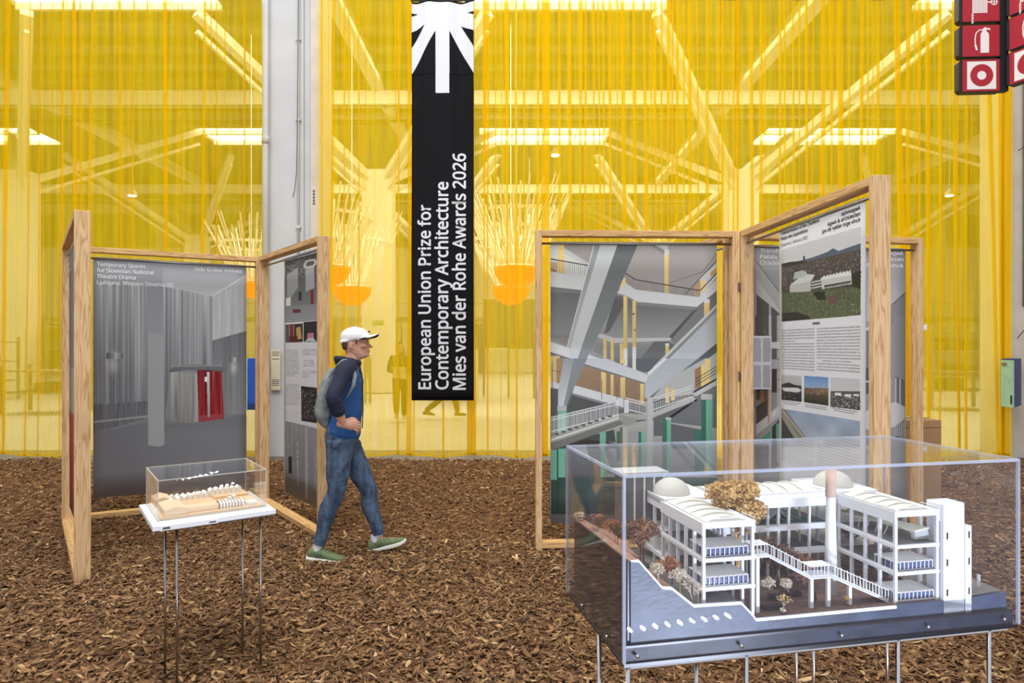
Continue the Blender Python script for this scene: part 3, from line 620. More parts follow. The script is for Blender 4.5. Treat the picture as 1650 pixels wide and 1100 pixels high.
# ---------------- plan poster (third left frame)
x0, _ = L3.uv(457.5, 500); x1, _ = L3.uv(516, 500); k_s = 4.0
c = Canvas(L3, x0, x1, PZ0+.03, PZ1, 520, (222, 223, 226)); c.T = lambda x, y: (430+x/2.391, 380+y/2.391)
c.poly([(70, 98), (197, 63), (197, 325), (70, 335)], (60, 62, 64), (140, 142, 144)); c.speck([(75, 100), (195, 66), (195, 150), (75, 170)], 300, [(40, 42, 44), (150, 152, 152), (196, 196, 196)], (22, 6), .5)
c.poly([(78, 150), (120, 120), (120, 200), (78, 260)], (150, 152, 152)); c.poly([(148, 130), (182, 118), (184, 200), (150, 215)], (160, 162, 164)); c.poly([(168, 208), (180, 206), (181, 262), (169, 264)], (122, 30, 44))
c.poly([(74, 240), (92, 236), (92, 275), (74, 278)], (222, 222, 212)); c.poly([(122, 215), (134, 213), (134, 248), (122, 250)], (44, 46, 48)); c.poly([(72, 270), (195, 262), (196, 322), (72, 332)], (132, 134, 137), (150, 152, 154)); c.r(100, 282, 130, 296, (112, 40, 52)); c.poly([(140, 118), (150, 95), (185, 88), (193, 100), (185, 118), (150, 128)], (176, 178, 180)); c.poly([(150, 112), (157, 100), (180, 95), (184, 104), (178, 112), (156, 118)], (70, 72, 74))
c.poly([(71, 341), (86, 340), (86, 411), (71, 411)], (90, 92, 96)); c.poly([(87, 340), (103, 339), (103, 410), (87, 410)], (132, 44, 44)); c.poly([(104, 339), (138, 337), (138, 408), (104, 410)], (52, 44, 40)); c.poly([(112, 355), (128, 348), (134, 395), (114, 400)], (200, 158, 96)); c.r(86, 385, 118, 410, (90, 28, 30), al=.8)
c.poly([(141, 332), (196, 327), (196, 408), (141, 408)], (34, 30, 34)); c.poly([(155, 375), (180, 372), (182, 392), (155, 394)], (190, 122, 140)); c.poly([(158, 394), (178, 392), (192, 406), (146, 406)], (196, 200, 210)); c.speck([(145, 335), (192, 332), (192, 365), (145, 368)], 60, [(96, 96, 104)], (9, 9), .5)
for q in ((74, 440, 120, 480), (74, 480, 104, 540), (104, 485, 122, 530), (136, 437, 192, 458), (140, 478, 158, 502), (164, 478, 182, 502), (136, 520, 160, 544), (164, 520, 190, 530), (72, 572, 122, 650)):
    P_ = [(q[0], q[1]), (q[2], q[1]), (q[2], q[3]), (q[0], q[3])]; c.poly(P_, (206, 207, 210)); c.speck(P_, 50, [(150, 152, 156), (232, 233, 235)], (22, 3), .8)
    for a_, b_ in zip(P_, P_[1:]+P_[:1]): c.line(a_, b_, .7, (150, 152, 156))
for i in range(4): c.speck([(72+i*16, 675), (84+i*16, 675), (84+i*16, 705), (72+i*16, 705)], 22, [(176, 178, 182)], (16, 3))
c.poly([(130, 578), (196, 585), (196, 722), (131, 712)], (40, 40, 42), (52, 50, 50)); c.speck([(132, 590), (195, 596), (195, 706), (132, 700)], 330, [(22, 22, 24), (110, 108, 104), (190, 188, 182), (70, 66, 62)], (14, 7), .7)
for i in range(9): c.glow((136+i*6.8, 708), (4, 4), (20, 20, 22), .9)
c.poly([(70, 712), (197, 742), (197, 1060), (70, 985)], (150, 153, 156), (124, 127, 130)); c.poly([(70, 920), (110, 940), (150, 952), (197, 985), (197, 1055), (70, 980)], (118, 121, 124), (134, 137, 140))
c.poly([(145, 735), (155, 738), (155, 1015), (146, 1012)], (172, 175, 178)); c.folds([(70, 712), (145, 735), (145, 940), (70, 915)], 8, 10); c.r(82, 850, 94, 915, (40, 42, 46))
for x_ in (115, 185): c.r(x_, 800, x_+3, 960, (166, 169, 172))
for y_ in (800, 830, 850, 870, 885): c.glow((115, y_), (5, 7), (245, 246, 246), .9)
for x_ in (82, 158, 190): c.glow((x_, 885 if x_ > 90 else 810), (4, 7), (240, 240, 240), .8)
p3 = poster(L3, x0, x1, PZ0+.03, PZ1, c, 'narrow white poster with interior photos and small plan drawings, left of the man')
# ---------------- edge-on poster, first left frame
c = Canvas(L1, .2, 1.53, PZ0, PZ1, 260, (120, 122, 126)); c.im[int(c.h*.62):, :, :] = np.array((150, 40, 44))/255.; c.im[int(c.h*.45):int(c.h*.62)] = np.array((150, 150, 146))/255.; c.im[:, :60] *= .8
p1 = poster(L1, .2, 1.53, PZ0, PZ1, c, 'poster with grey and red picture hanging edge-on in the far left frame')
for i, b_ in enumerate(('Temporary Spaces', 'for Slovenian National', 'Theatre Drama')): lettering(b_, .26, 2.36-i*.056, .036, p1, M['print_grey_white'], None, .006)
# ---------------- concrete beams poster (first right frame)
x0, _ = LA.uv(887, 500); x1, _ = LA.uv(1155, 500)
c = Canvas(LA, x0, x1, PZ0, PZ1, 900, (150, 150, 150)); Z1 = lambda x, y: (870+x/5, 380+y/5); Z2 = lambda x, y: (870+x/3.93, 580+y/3.93); c.T = Z1
YW, YS = (226, 200, 132), (196, 164, 104)
c.r(80, 40, 1440, 600, (164, 157, 154), (150, 146, 144)); c.r(80, 55, 145, 300, (196, 197, 196)); c.poly([(195, 55), (440, 55), (390, 240), (195, 125)], (150, 144, 140)); c.poly([(195, 100), (392, 225), (375, 330), (195, 300)], (200, 200, 193)); c.poly([(195, 95), (392, 218), (390, 245), (195, 140)], (184, 186, 184))
c.r(143, 50, 195, 300, YW, (212, 180, 110)); c.r(85, 215, 140, 290, (176, 140, 100), al=.7)
for i in range(18): x_ = 90+i*17; c.line((x_, 195+i*2.6), (x_, 298+i*1.8), .55, (96, 98, 98), .8)
c.line((84, 185), (390, 238), 1.6, (58, 60, 62)); c.line((84, 262), (130, 288), 1.2, (60, 60, 62))
c.poly([(80, 290), (372, 325), (338, 440), (80, 408)], (190, 193, 194), (204, 206, 206)); c.poly([(80, 408), (338, 436), (332, 462), (80, 458)], (118, 120, 120)); c.poly([(80, 455), (332, 462), (222, 885), (80, 830)], (104, 106, 107), (142, 145, 146)); c.poly([(80, 790), (230, 800), (222, 830), (80, 820)], (128, 131, 133))
# right of the diagonal
c.poly([(895, 60), (1040, 60), (1026, 108), (1008, 112)], (196, 198, 198)); c.poly([(860, 60), (900, 60), (1008, 120), (1000, 150)], (140, 135, 132))
c.r(1003, 110, 1040, 460, (206, 206, 198)); c.r(1005, 152, 1040, 465, YW, (216, 190, 124)); c.r(1030, 152, 1040, 465, YS, al=.5)
c.poly([(1290, 340), (1425, 220), (1425, 330), (1290, 490), (1240, 470)], (200, 200, 196)); c.poly([(1370, 300), (1425, 250), (1425, 300), (1380, 335)], (190, 160, 110)); c.poly([(1295, 350), (1340, 370), (1335, 430), (1295, 450)], YW); c.poly([(1250, 395), (1292, 355), (1292, 490), (1250, 470)], (180, 150, 112))
c.poly([(655, 330), (690, 340), (690, 385), (640, 450)], YW)
for i in range(44): x_ = 690+i*13.6; y0_ = 302+(52*min(1, i/5.5))+max(0, i-5.5)*2.15; c.line((x_, y0_), (x_, y0_+90-(i*.9)), .5, (100, 98, 96), .75)
c.line((690, 300), (770, 352), 1.5, (66, 68, 70)); c.line((770, 352), (1290, 440), 1.5, (66, 68, 70)); c.line((1290, 440), (1425, 300), 1.5, (60, 62, 64)); c.line((1170, 470), (1425, 195), 1.2, (84, 84, 84)); c.line((1040, 380), (1310, 290), .8, (96, 94, 92)); c.line((1310, 290), (1425, 145), .8, (96, 94, 92))
c.poly([(620, 460), (688, 375), (770, 432), (1280, 492), (1425, 345), (1425, 440), (1292, 574), (785, 530), (690, 478)], (196, 199, 200), (212, 214, 216)); c.poly([(620, 460), (690, 478), (785, 530), (1292, 574), (1285, 592), (780, 556), (680, 495), (610, 480)], (132, 134, 135))
c.poly([(605, 480), (690, 490), (780, 556), (1240, 592), (1045, 812), (600, 808), (515, 790)], (100, 103, 104), (150, 153, 154)); c.poly([(600, 500), (690, 530), (560, 770), (515, 790)], (86, 88, 90), al=.7); c.poly([(1240, 592), (1425, 440), (1425, 560), (1080, 880), (1045, 812)], (112, 114, 116), (130, 132, 134)); c.poly([(1040, 812), (1235, 600), (1270, 590), (1060, 830)], (88, 90, 92))
c.poly([(425, 925), (475, 835), (600, 860), (1040, 850), (1085, 880), (850, 1100), (700, 1060)], (150, 153, 152), (94, 98, 100)); c.poly([(800, 1000), (920, 850), (1040, 850), (1085, 880), (900, 1080)], (104, 108, 110))
c.poly([(465, 785), (520, 795), (600, 822), (1058, 820), (1052, 842), (600, 862), (465, 815)], (190, 195, 195))
for q in ((672, 480, 706, 1045), (745, 520, 775, 1075), (512, 818, 538, 985), (570, 838, 597, 1008), (645, 865, 673, 1030), (1010, 865, 1042, 955), (1322, 510, 1368, 660)):
    c.r(q[0], q[1], q[2], q[3], YW, (206, 180, 118)); c.r(q[2]-8, q[1], q[2], q[3], YS, al=.6)
c.r(672, 905, 706, 1045, (216, 216, 210)); c.r(745, 890, 775, 1075, (216, 216, 210)); c.r(1010, 865, 1042, 885, (214, 216, 212)); c.r(1322, 508, 1368, 540, (214, 216, 212)); c.r(748, 620, 760, 636, (70, 60, 50)); c.r(760, 750, 770, 765, (60, 50, 44))
c.poly([(1105, 865), (1425, 570), (1425, 870), (1130, 1110), (880, 1110)], (166, 173, 177), (188, 195, 198)); c.poly([(862, 1105), (1425, 548), (1425, 572), (890, 1110)], (196, 199, 199)); c.poly([(1425, 572), (1425, 605), (925, 1105), (890, 1108)], (136, 138, 138))
c.poly([(1130, 1105), (1425, 862), (1425, 935), (1195, 1105)], (92, 96, 98)); c.poly([(1195, 1105), (1425, 935), (1425, 1105)], (176, 180, 178)); c.r(1330, 985, 1370, 1100, YW); c.r(1250, 1060, 1300, 1105, (160, 124, 88))
c.poly([(80, 825), (222, 888), (243, 912), (243, 985), (80, 932)], (206, 209, 211)); c.poly([(80, 825), (222, 888), (225, 898), (80, 850)], (150, 153, 154)); c.poly([(80, 932), (243, 985), (243, 1012), (80, 962)], (112, 116, 118)); c.r(84, 965, 160, 1105, (206, 182, 126)); c.r(150, 985, 185, 1105, (156, 130, 98)); c.r(160, 820, 220, 862, (150, 130, 110), al=.6)
c.poly([(398, 942), (870, 1110), (560, 1110), (368, 1015)], (206, 209, 211)); c.poly([(398, 942), (870, 1110), (845, 1110), (398, 958)], (150, 154, 156)); c.poly([(368, 1015), (560, 1105), (510, 1105), (345, 1050)], (132, 136, 138))
c.T = Z1
c.poly([(440, 50), (632, 50), (380, 780), (300, 1000), (262, 1110), (180, 1110), (243, 985), (240, 900), (218, 888)], (186, 190, 190), (202, 206, 207)); c.poly([(440, 50), (492, 50), (300, 700), (245, 910), (218, 888)], (140, 143, 142), (176, 180, 181)); c.line((440, 55), (222, 885), 1.2, (214, 217, 217))
c.poly([(632, 50), (797, 50), (620, 462), (560, 620), (365, 1015), (330, 1110), (262, 1110), (300, 1000), (375, 780)], (96, 100, 100), (146, 153, 157))
c.T = Z2
c.r(60, 150, 1125, 560, (104, 107, 107), (96, 98, 98)); c.r(60, -10, 125, 175, (206, 184, 130)); c.r(105, -10, 135, 160, (160, 132, 100))
P_ = [(240, -5), (690, 140), (670, 290), (205, 190)]; c.poly(P_, (150, 124, 98), (132, 108, 84))
for i in range(22): c.line((200, 20+i*9-(0)), (700, 40+i*9+60), .45, (182, 160, 132), .6)
c.poly([(295, -10), (420, -10), (690, 95), (690, 150), (400, 60), (270, 20)], (190, 194, 197), (206, 210, 212)); c.poly([(270, 20), (690, 150), (690, 158), (265, 30)], (120, 124, 126))
for q in ((388, 74, 404, 225), (404, 80, 420, 228), (448, 92, 467, 225), (510, 108, 541, 242), (635, 150, 660, 275)): c.r(*q, YW, (200, 176, 120))
c.r(588, -10, 608, 60, (214, 214, 206)); c.r(510, -10, 540, 20, YW); c.poly([(608, -10), (760, -10), (690, 80), (608, 50)], (96, 100, 102))
c.poly([(60, 130), (125, 150), (125, 185), (60, 172)], (200, 203, 206)); c.line((78, 10), (78, 175), .8, (60, 60, 62)); c.line((60, 60), (130, 75), .7, (80, 80, 82))
c.poly([(222, 160), (530, 245), (530, 305), (510, 300), (205, 208)], (206, 210, 212)); c.poly([(205, 208), (530, 300), (520, 312), (205, 225)], (128, 131, 131))
for x_ in (392, 488): c.line((x_, 120 if x_ < 400 else 150), (x_, 250), 1, (96, 96, 100))
c.poly([(205, 222), (480, 300), (480, 262), (170, 345), (180, 290)], (84, 85, 83))
c.poly([(150, -10), (290, -10), (215, 165), (165, 290), (110, 290), (110, 230)], (148, 154, 157), (196, 201, 203)); c.poly([(215, -10), (300, -10), (160, 292), (150, 285)], (132, 138, 142))
c.poly([(60, 180), (115, 190), (115, 350), (60, 360)], (88, 92, 92)); c.r(110, 288, 168, 322, (176, 180, 180)); c.r(113, 320, 168, 470, (124, 178, 156)); c.r(113, 400, 168, 470, (150, 176, 166), al=.5)
c.poly([(665, 150), (690, 95), (800, -10), (1010, -10), (690, 245), (665, 240)], (168, 176, 180), (184, 191, 195)); c.poly([(1000, -10), (1045, -10), (700, 250), (680, 245)], (108, 112, 114)); c.poly([(680, 80), (790, -10), (808, -10), (690, 100)], (214, 218, 219))
c.poly([(830, 110), (1045, -10), (1125, -10), (1125, 130), (970, 215), (720, 250), (700, 250)], (176, 178, 176)); c.poly([(980, 60), (1022, 35), (1022, 170), (982, 185)], (150, 116, 84)); c.poly([(1020, 34), (1042, 22), (1042, 165), (1020, 170)], YW); c.poly([(1044, -5), (1080, -5), (1080, 145), (1044, 160)], YW)
c.r(795, 175, 818, 270, YW); c.r(830, 180, 856, 255, (216, 196, 140))
for y_ in (90, 110, 130): c.line((985, y_+30), (1118, y_-50), 1, (60, 60, 62))
c.poly([(965, 205), (1118, 120), (1118, 160), (985, 232)], (190, 192, 192)); c.poly([(965, 200), (1118, 115), (1118, 126), (968, 212)], (50, 52, 54))
c.poly([(985, 235), (1118, 170), (1118, 480), (830, 480), (810, 360)], (118, 121, 122), (104, 107, 108)); c.poly([(810, 362), (985, 245), (1000, 252), (830, 370)], (36, 38, 40))
c.poly([(70, 520), (470, 420), (560, 400), (700, 380), (1120, 430), (1120, 720), (70, 720)], (170, 170, 164), (124, 124, 120)); c.poly([(70, 545), (470, 440), (480, 520), (380, 520), (160, 560), (70, 570)], (74, 76, 74)); c.poly([(160, 545), (290, 500), (490, 530), (490, 560), (160, 560)], (60, 48, 44)); c.poly([(720, 380), (1020, 440), (1020, 560), (820, 560), (800, 480), (720, 480)], (96, 99, 100))
# stair
c.poly([(70, 478), (520, 335), (690, 345), (965, 228), (990, 245), (965, 262), (690, 378), (590, 378), (560, 368), (70, 545)], (178, 178, 172), (150, 150, 144)); c.poly([(70, 525), (560, 362), (600, 380), (70, 572)], (116, 116, 112)); c.poly([(70, 500), (540, 348), (560, 352), (70, 512)], (212, 212, 206))
for i in range(44): x_ = 74+i*9.8; y0_ = 360-i*2.25; c.line((x_, y0_), (x_, y0_+112-i*.4), .8, (224, 226, 226))
for i in range(38): x_ = 565+i*11; y0_ = 245-max(0, i-14)*3.6+min(i, 14)*1.8; c.line((x_, y0_), (x_, y0_+82), .7, (214, 216, 216))
for dy in (0, 18, 90): c.line((72, 362+dy), (500, 262+dy*.9), 1.2, (226, 228, 228))
for dy in (0, 16, 70): c.line((540, 238+dy), (690, 275+dy), 1.1, (226, 228, 228)); c.line((715, 245+dy), (965, 160+dy), 1.1, (226, 228, 228))
for i in range(9): x_ = 95+i*42; c.r(x_, 462-i*14, x_+24, 474-i*14, (62, 64, 64), al=.8)
c.r(533, 250, 563, 335, (208, 212, 214)); c.r(676, 235, 716, 760, (190, 192, 190), (160, 162, 158)); c.r(676, 235, 686, 760, (160, 162, 160), al=.6)
c.poly([(505, 340), (620, 372), (600, 405), (540, 420), (500, 370)], (150, 150, 146)); c.r(520, 425, 556, 530, (176, 176, 168)); c.r(523, 530, 556, 700, (196, 174, 134)); c.r(506, 425, 524, 530, (110, 100, 86)); c.r(578, 530, 598, 700, (186, 152, 108)); c.r(560, 450, 640, 530, (150, 154, 152))
GR, GD = (118, 178, 152), (62, 112, 94)
for q in ((380, 458, 418, 640), (640, 450, 665, 700), (805, 372, 830, 720), (1050, 248, 1092, 720)): c.r(*q, GR, (96, 150, 130))
for q in ((775, 368, 805, 720), (1020, 245, 1052, 720), (625, 455, 642, 700), (980, 440, 1020, 720), (486, 450, 508, 640)): c.r(*q, GD, (48, 88, 76))
c.r(1020, 215, 1092, 250, (186, 188, 186)); c.r(796, 362, 832, 378, (186, 190, 186)); c.poly([(385, 640), (418, 620), (425, 720), (388, 768), (385, 740)], (104, 164, 142))
c.r(70, 570, 112, 762, (106, 166, 144)); c.r(115, 560, 160, 742, (110, 172, 148)); c.r(160, 560, 385, 742, (120, 122, 120), (86, 84, 82)); c.r(70, 758, 1120, 975, (52, 76, 66), (56, 74, 68)); c.r(115, 742, 1120, 800, (50, 72, 64)); c.r(70, 975, 1120, 1060, (112, 116, 118), (120, 124, 126)); c.r(108, 565, 116, 975, (40, 62, 54))
pA = poster(LA, x0, x1, PZ0, PZ1, c, 'large photo poster of grey concrete beams, yellow posts and a white stair')
# ---------------- white text poster (second right frame)
x0, _ = LB.uv(1256, 500); x1, _ = LB.uv(1395, 500)
c = Canvas(LB, x0, x1, PZ0, PZ1, 700, (226, 227, 231)); Z6 = lambda x, y: (1190+x/5.3226, 330+y/5.3226); Z7 = lambda x, y: (1190+x/5.2387, 510+y/5.2387); c.T = Z6
c.poly([(370, 385), (1050, 185), (1050, 945), (370, 1002)], (206, 208, 210)); c.poly([(370, 385), (1050, 185), (1050, 330), (370, 515)], (196, 199, 203), (212, 213, 213))
c.poly([(370, 515), (560, 470), (620, 455), (760, 405), (812, 372), (860, 395), (1050, 328), (1050, 420), (370, 580)], (86, 100, 122), (104, 108, 112))
c.poly([(370, 520), (450, 490), (600, 480), (1050, 380), (1050, 720), (370, 760)], (92, 84, 82), (70, 66, 64)); P_ = [(370, 530), (1050, 395), (1050, 700), (370, 740)]; c.speck(P_, 1500, [(60, 54, 52), (128, 108, 100), (150, 132, 122), (80, 74, 72), (52, 54, 48), (168, 160, 152)], (9, 6), .8)
c.r(555, 438, 570, 500, (60, 66, 80)); c.poly([(370, 505), (450, 488), (560, 482), (560, 500), (370, 540)], (60, 62, 58))
c.poly([(450, 680), (560, 590), (655, 598), (620, 660), (450, 690)], (206, 208, 208)); c.poly([(480, 580), (550, 560), (585, 575), (580, 610), (470, 640)], (176, 188, 182)); c.poly([(440, 690), (622, 655), (620, 745), (440, 750)], (186, 186, 180)); c.poly([(620, 650), (720, 630), (715, 720), (620, 740)], (90, 88, 86))
for i in range(3): c.line((625, 665+i*25), (715, 645+i*25), 2.2, (200, 200, 196))
c.poly([(710, 640), (970, 590), (972, 680), (715, 725)], (198, 198, 192)); c.poly([(700, 632)]+[(720+i*14, (606 if i % 2 else 622)-i*3) for i in range(18)]+[(970, 600), (712, 645)], (222, 223, 222)); c.poly([(735, 690), (965, 650), (965, 664), (735, 706)], (70, 70, 70))
for i in range(14): c.r(740+i*16, 700-i*2.6, 746+i*16, 720-i*2.6, (60, 60, 60))
c.poly([(372, 748), (500, 750), (630, 742), (1050, 690), (1050, 945), (372, 1002)], (84, 92, 66), (96, 104, 78)); c.speck([(372, 755), (1050, 700), (1050, 945), (372, 1000)], 1600, [(74, 84, 56), (116, 124, 86), (134, 138, 104), (60, 66, 50)], (5, 12), .7); c.speck([(380, 770), (1045, 720), (1045, 930), (500, 940)], 140, [(222, 222, 212)], (5, 4), .9)
c.poly([(640, 760), (660, 745), (740, 742), (745, 810), (680, 815)], (44, 52, 38)); c.poly([(970, 600), (1050, 560), (1050, 720), (980, 700)], (50, 56, 42)); c.poly([(760, 780), (860, 770), (850, 850), (770, 855)], (108, 84, 78)); c.poly([(372, 925), (500, 920), (600, 950), (620, 985), (372, 1002)], (60, 56, 54))
c.poly([(370, 1002), (1050, 945), (1050, 1060), (370, 1060)], (226, 227, 231))
c.T = Z7
c.poly([(362, 490), (528, 500), (528, 720), (362, 700)], (190, 192, 192), (160, 162, 160)); c.poly([(362, 570), (400, 560), (425, 555), (470, 575), (528, 585), (528, 720), (362, 700)], (60, 62, 62), (46, 46, 46)); c.poly([(365, 598), (500, 600), (528, 622), (500, 640), (380, 628)], (212, 214, 214)); c.speck([(370, 630), (525, 645), (525, 705), (370, 695)], 80, [(150, 150, 150), (28, 28, 30)], (14, 4), .8)
c.poly([(550, 498), (756, 512), (756, 752), (548, 722)], (108, 148, 200), (206, 208, 212)); c.poly([(550, 598), (756, 605), (756, 752), (548, 722)], (128, 104, 84), (50, 54, 40)); c.speck([(552, 600), (754, 610), (754, 660), (552, 650)], 130, [(170, 130, 104), (196, 170, 150), (84, 76, 70)], (10, 5), .8)
c.poly([(775, 512), (1030, 525), (1030, 790), (772, 760)], (196, 199, 202), (214, 214, 214)); c.poly([(775, 628), (1030, 630), (1030, 790), (772, 760)], (92, 94, 94), (76, 76, 76)); c.speck([(778, 650), (1028, 650), (1028, 785), (775, 758)], 260, [(140, 142, 140), (50, 52, 52), (200, 200, 200)], (12, 5), .8)
for q in ((805, 640, 865, 668), (890, 652, 950, 680), (965, 652, 1020, 672)): c.poly([(q[0], q[1]+8), (q[0]+15, q[1]), (q[2], q[1]+3), (q[2], q[3]), (q[0]+10, q[3]-4)], (226, 227, 226))
for (a_, b_, y_, y2) in ((370, 518, 712, 736), (382, 490, 730, 748), (556, 742, 742, 770), (556, 744, 758, 786), (786, 1005, 770, 804), (800, 980, 788, 820)): c.line((a_, y_), (b_, y2), 1.5, (120, 120, 124), .65)
c.poly([(360, 775), (1028, 882), (1028, 1100), (360, 1100)], (150, 166, 190), (186, 190, 196)); P_ = c.cv([(360, 780), (1028, 885), (1028, 1100), (360, 1100)]); m_ = c.mask(P_)
if m_: ys_, xs_, ins, X_, Y_ = m_; g_ = c.smooth(ins.shape, (60, 90))*.05; R = c.im[ys_, xs_]; R[ins] = (R+g_[..., None])[ins]
c.poly([(362, 778), (400, 790), (560, 1020), (500, 1020)], (132, 128, 116)); c.poly([(362, 800), (378, 800), (510, 1030), (362, 1030)], (150, 148, 138)); c.poly([(362, 850), (470, 1030), (362, 1030)], (70, 72, 70)); c.line((370, 790), (545, 1020), 2.2, (196, 192, 178))
zb = c.h; yb0 = int(c.h*.86); c.im[yb0:, :] = np.array((148, 160, 180))/255.
pB = poster(LB, x0, x1, PZ0, PZ1, c, 'white text poster with a hillside town photo, hanging behind the acrylic case')
ptext(pB, LB, 'AjdvivagwA', (1356, 341), (1387, 337), .0215, M['ink'], .011, 'RIGHT', z=LB.uv(1387, 337)[1]); z_ = LB.uv(1387, 346.5)[1]
ptext(pB, LB, 'AgwA & architecten', (1334, 353), (1387, 341), .0215, M['ink'], .011, 'RIGHT', z=z_); z_ = LB.uv(1387, 356)[1]
ptext(pB, LB, 'jan de vylder inge vinck', (1325, 363), (1387, 352), .0215, M['ink'], .011, 'RIGHT', z=z_)
for b_, r_, yy_, f_ in (('Transormation of the Charleroi', 1320.5, 379, 1), ('Palais des Expositions', 1302, 387.5, 1), ('Charleroi, Hainaut (BE)', 1302, 398, 0)):
    ptext(pB, LB, b_, (1259, yy_), (r_, yy_), .0215, M['ink'] if f_ else M['ink_grey'], .010*f_, z=LB.uv(1259, yy_)[1])
ptext(pB, LB, 'WINNER', (1309, 523), (1321, 522), .015, M['ink'], .012)
lc_ = ["Heritage is a finite and non-renewable resource. The Palais des", "Expositions was considered a large interior. The general design", "offered potential flexibility and adaptation. One foundational aim", "became a unified way out of waste ideas. This is the building as it", "was, but as if it was never been before.", "The team explored the potential of the vast volume, situated on", "capacities, while preserving its extraordinary qualities such as", "the daylight, and monumental volume. The old west is retained,", "its breeze and carries heritage value of each part of the whole,", "and where to easier provide exceptions on demolition. Located on", "the perimeter. The architectural interventions can not be an", "adaptive possibility. Exhibition is being rethought. The project", "team keeps light, space, parking, and landscape to reread the", "mass, while accounting the city centre and its surroundings.", "Tunnels have been used for the city centre with its surroundings."]
rc_ = ["ing, and the budget was only one-third of what was needed. Instead,", "the centre was opened and its facades were stripped to create a", "covered outdoor space, effectively a 'zero energy' structure. An", "atrium was pierced through the first floor to connect with the park", "ground floor, thus creating a three-level garden at the heart of the", "project. The south wing was repurposed as a multi-storey car park,", "further reducing the thermal envelope of the northern volume.", "Thoughtful demolitions created intelligent solutions, such as a nat-", "urally ventilated car parking floor, along with the demolition of a", "damaged concrete slab to turn the parking lot into a park. The slag", "heap on which the existing volume was exposed and seeded with", "native plants to create a new rich landscape.", "The demand to integrate a congress centre came up during con-", "struction. A new volume was introduced, as if the new project were", "an opportunity to show the potential of the original project."]
for i, b_ in enumerate(lc_):
    y_ = 122+i*22.6; sh = 1 if i != 4 else .75; ptext(pB, LB, b_, Z7(364, y_), Z7(640*sh, y_), .0092, M['ink'], 0, z=LB.uv(*Z7(364, y_-(0)))[1], name='body_text')
for i, b_ in enumerate(rc_):
    y_ = 108+i*24.3; ptext(pB, LB, b_, Z7(660 if i != 11 else 710, y_), Z7(1033 if i != 11 else 955, y_), .0092, M['ink'], 0, z=LB.uv(*Z7(660, y_))[1], name='body_text')
# ---------------- poster in the far right frame
x0, _ = LC.uv(1215, 500); x1, _ = LC.uv(1459, 500)
c = Canvas(LC, x0, x1, PZ0, PZ1, 520, (150, 150, 152)); c.T = Z6
c.r(130, 340, 1450, 560, (138, 136, 138), (156, 154, 154)); c.poly([(1100, 520), (1440, 540), (1440, 760), (1310, 850), (1100, 1010)], (158, 157, 158), (196, 197, 197)); c.poly([(1310, 860), (1440, 745), (1440, 1030), (1310, 1030)], (138, 137, 138))
c.line((1320, 852), (1438, 745), 1.2, (60, 60, 62)); c.poly([(140, 480), (360, 760), (360, 1020), (140, 1020)], (168, 167, 166)); c.line((150, 485), (360, 760), 1.2, (96, 94, 94)); c.poly([(150, 620), (360, 920), (360, 940), (150, 760)], (186, 186, 185))
c.poly([(155, 770), (260, 850), (260, 1030), (155, 1030)], (92, 88, 86)); c.poly([(280, 870), (350, 930), (350, 1030), (280, 1030)], (92, 88, 86)); c.T = Z7
c.r(140, -10, 255, 165, (96, 92, 90)); c.r(255, -10, 275, 900, (196, 198, 198)); c.r(278, -10, 325, 220, (96, 90, 88)); c.r(325, -10, 350, 1010, (176, 178, 178)); c.r(278, 215, 350, 270, (206, 208, 208)); c.r(280, 270, 325, 360, (96, 100, 86)); c.r(280, 365, 350, 440, (176, 178, 180)); c.r(280, 440, 325, 640, (80, 60, 52)); c.r(150, 600, 248, 700, (96, 90, 88)); c.r(185, 620, 212, 770, (168, 122, 88)); c.poly([(150, 760), (250, 690), (250, 830), (150, 910)], (84, 78, 76)); c.poly([(150, 910), (345, 760), (345, 840), (150, 1000)], (190, 192, 192))
c.poly([(150, 1000), (345, 850), (345, 880), (150, 1040)], (150, 150, 146)); c.poly([(180, 1040), (270, 960), (270, 1060), (180, 1060)], (84, 150, 128)); c.r(248, 620, 264, 900, (196, 150, 110)); c.poly([(285, 930), (345, 870), (345, 1060), (285, 1060)], (60, 66, 62)); c.r(320, 900, 345, 1060, (96, 160, 138))
for i in range(8): c.line((280+i*8, 860-i*7), (280+i*8, 800-i*7), .8, (222, 224, 224)); c.line((330, 20+i*85), (350, 20+i*85), 1.2, (120, 122, 122))
c.poly([(1070, 50), (1150, 10), (1150, 560), (1070, 560)], (160, 158, 158)); c.poly([(1070, 90), (1150, 100), (1150, 110), (1070, 115)], (206, 207, 207)); c.r(1080, 120, 1118, 420, (120, 122, 122)); c.r(1118, 60, 1140, 560, (196, 198, 198)); c.r(1070, 425, 1118, 650, (92, 94, 94)); c.r(1070, 540, 1150, 555, (200, 202, 202)); c.poly([(1080, 830), (1150, 740), (1180, 850), (1080, 925)], (84, 84, 84))
for i in range(10): c.line((1085+i*9, 920-i*4), (1085+i*9, 830-i*8), 1.2, (206, 208, 208))
c.poly([(1315, -10), (1410, -10), (1410, 520), (1315, 500)], (146, 145, 146)); c.poly([(1320, 500), (1402, 535), (1402, 760), (1320, 730)], (112, 112, 114)); c.r(1322, 515, 1330, 740, (200, 202, 202)); c.r(1358, 525, 1366, 745, (200, 202, 202)); c.poly([(1060, 800), (1320, 720), (1402, 760), (1402, 860), (1320, 925), (1160, 980), (1060, 940)], (200, 201, 201)); c.poly([(1325, 930), (1402, 870), (1402, 1010), (1325, 1020)], (56, 58, 60))
for i in range(6): c.line((1330+i*14, 1010), (1330+i*14, 925-i*10), 1.4, (210, 212, 212))
pC = poster(LC, x0, x1, PZ0, PZ1, c, 'grey building photo poster with white title, mostly hidden behind the white text poster')
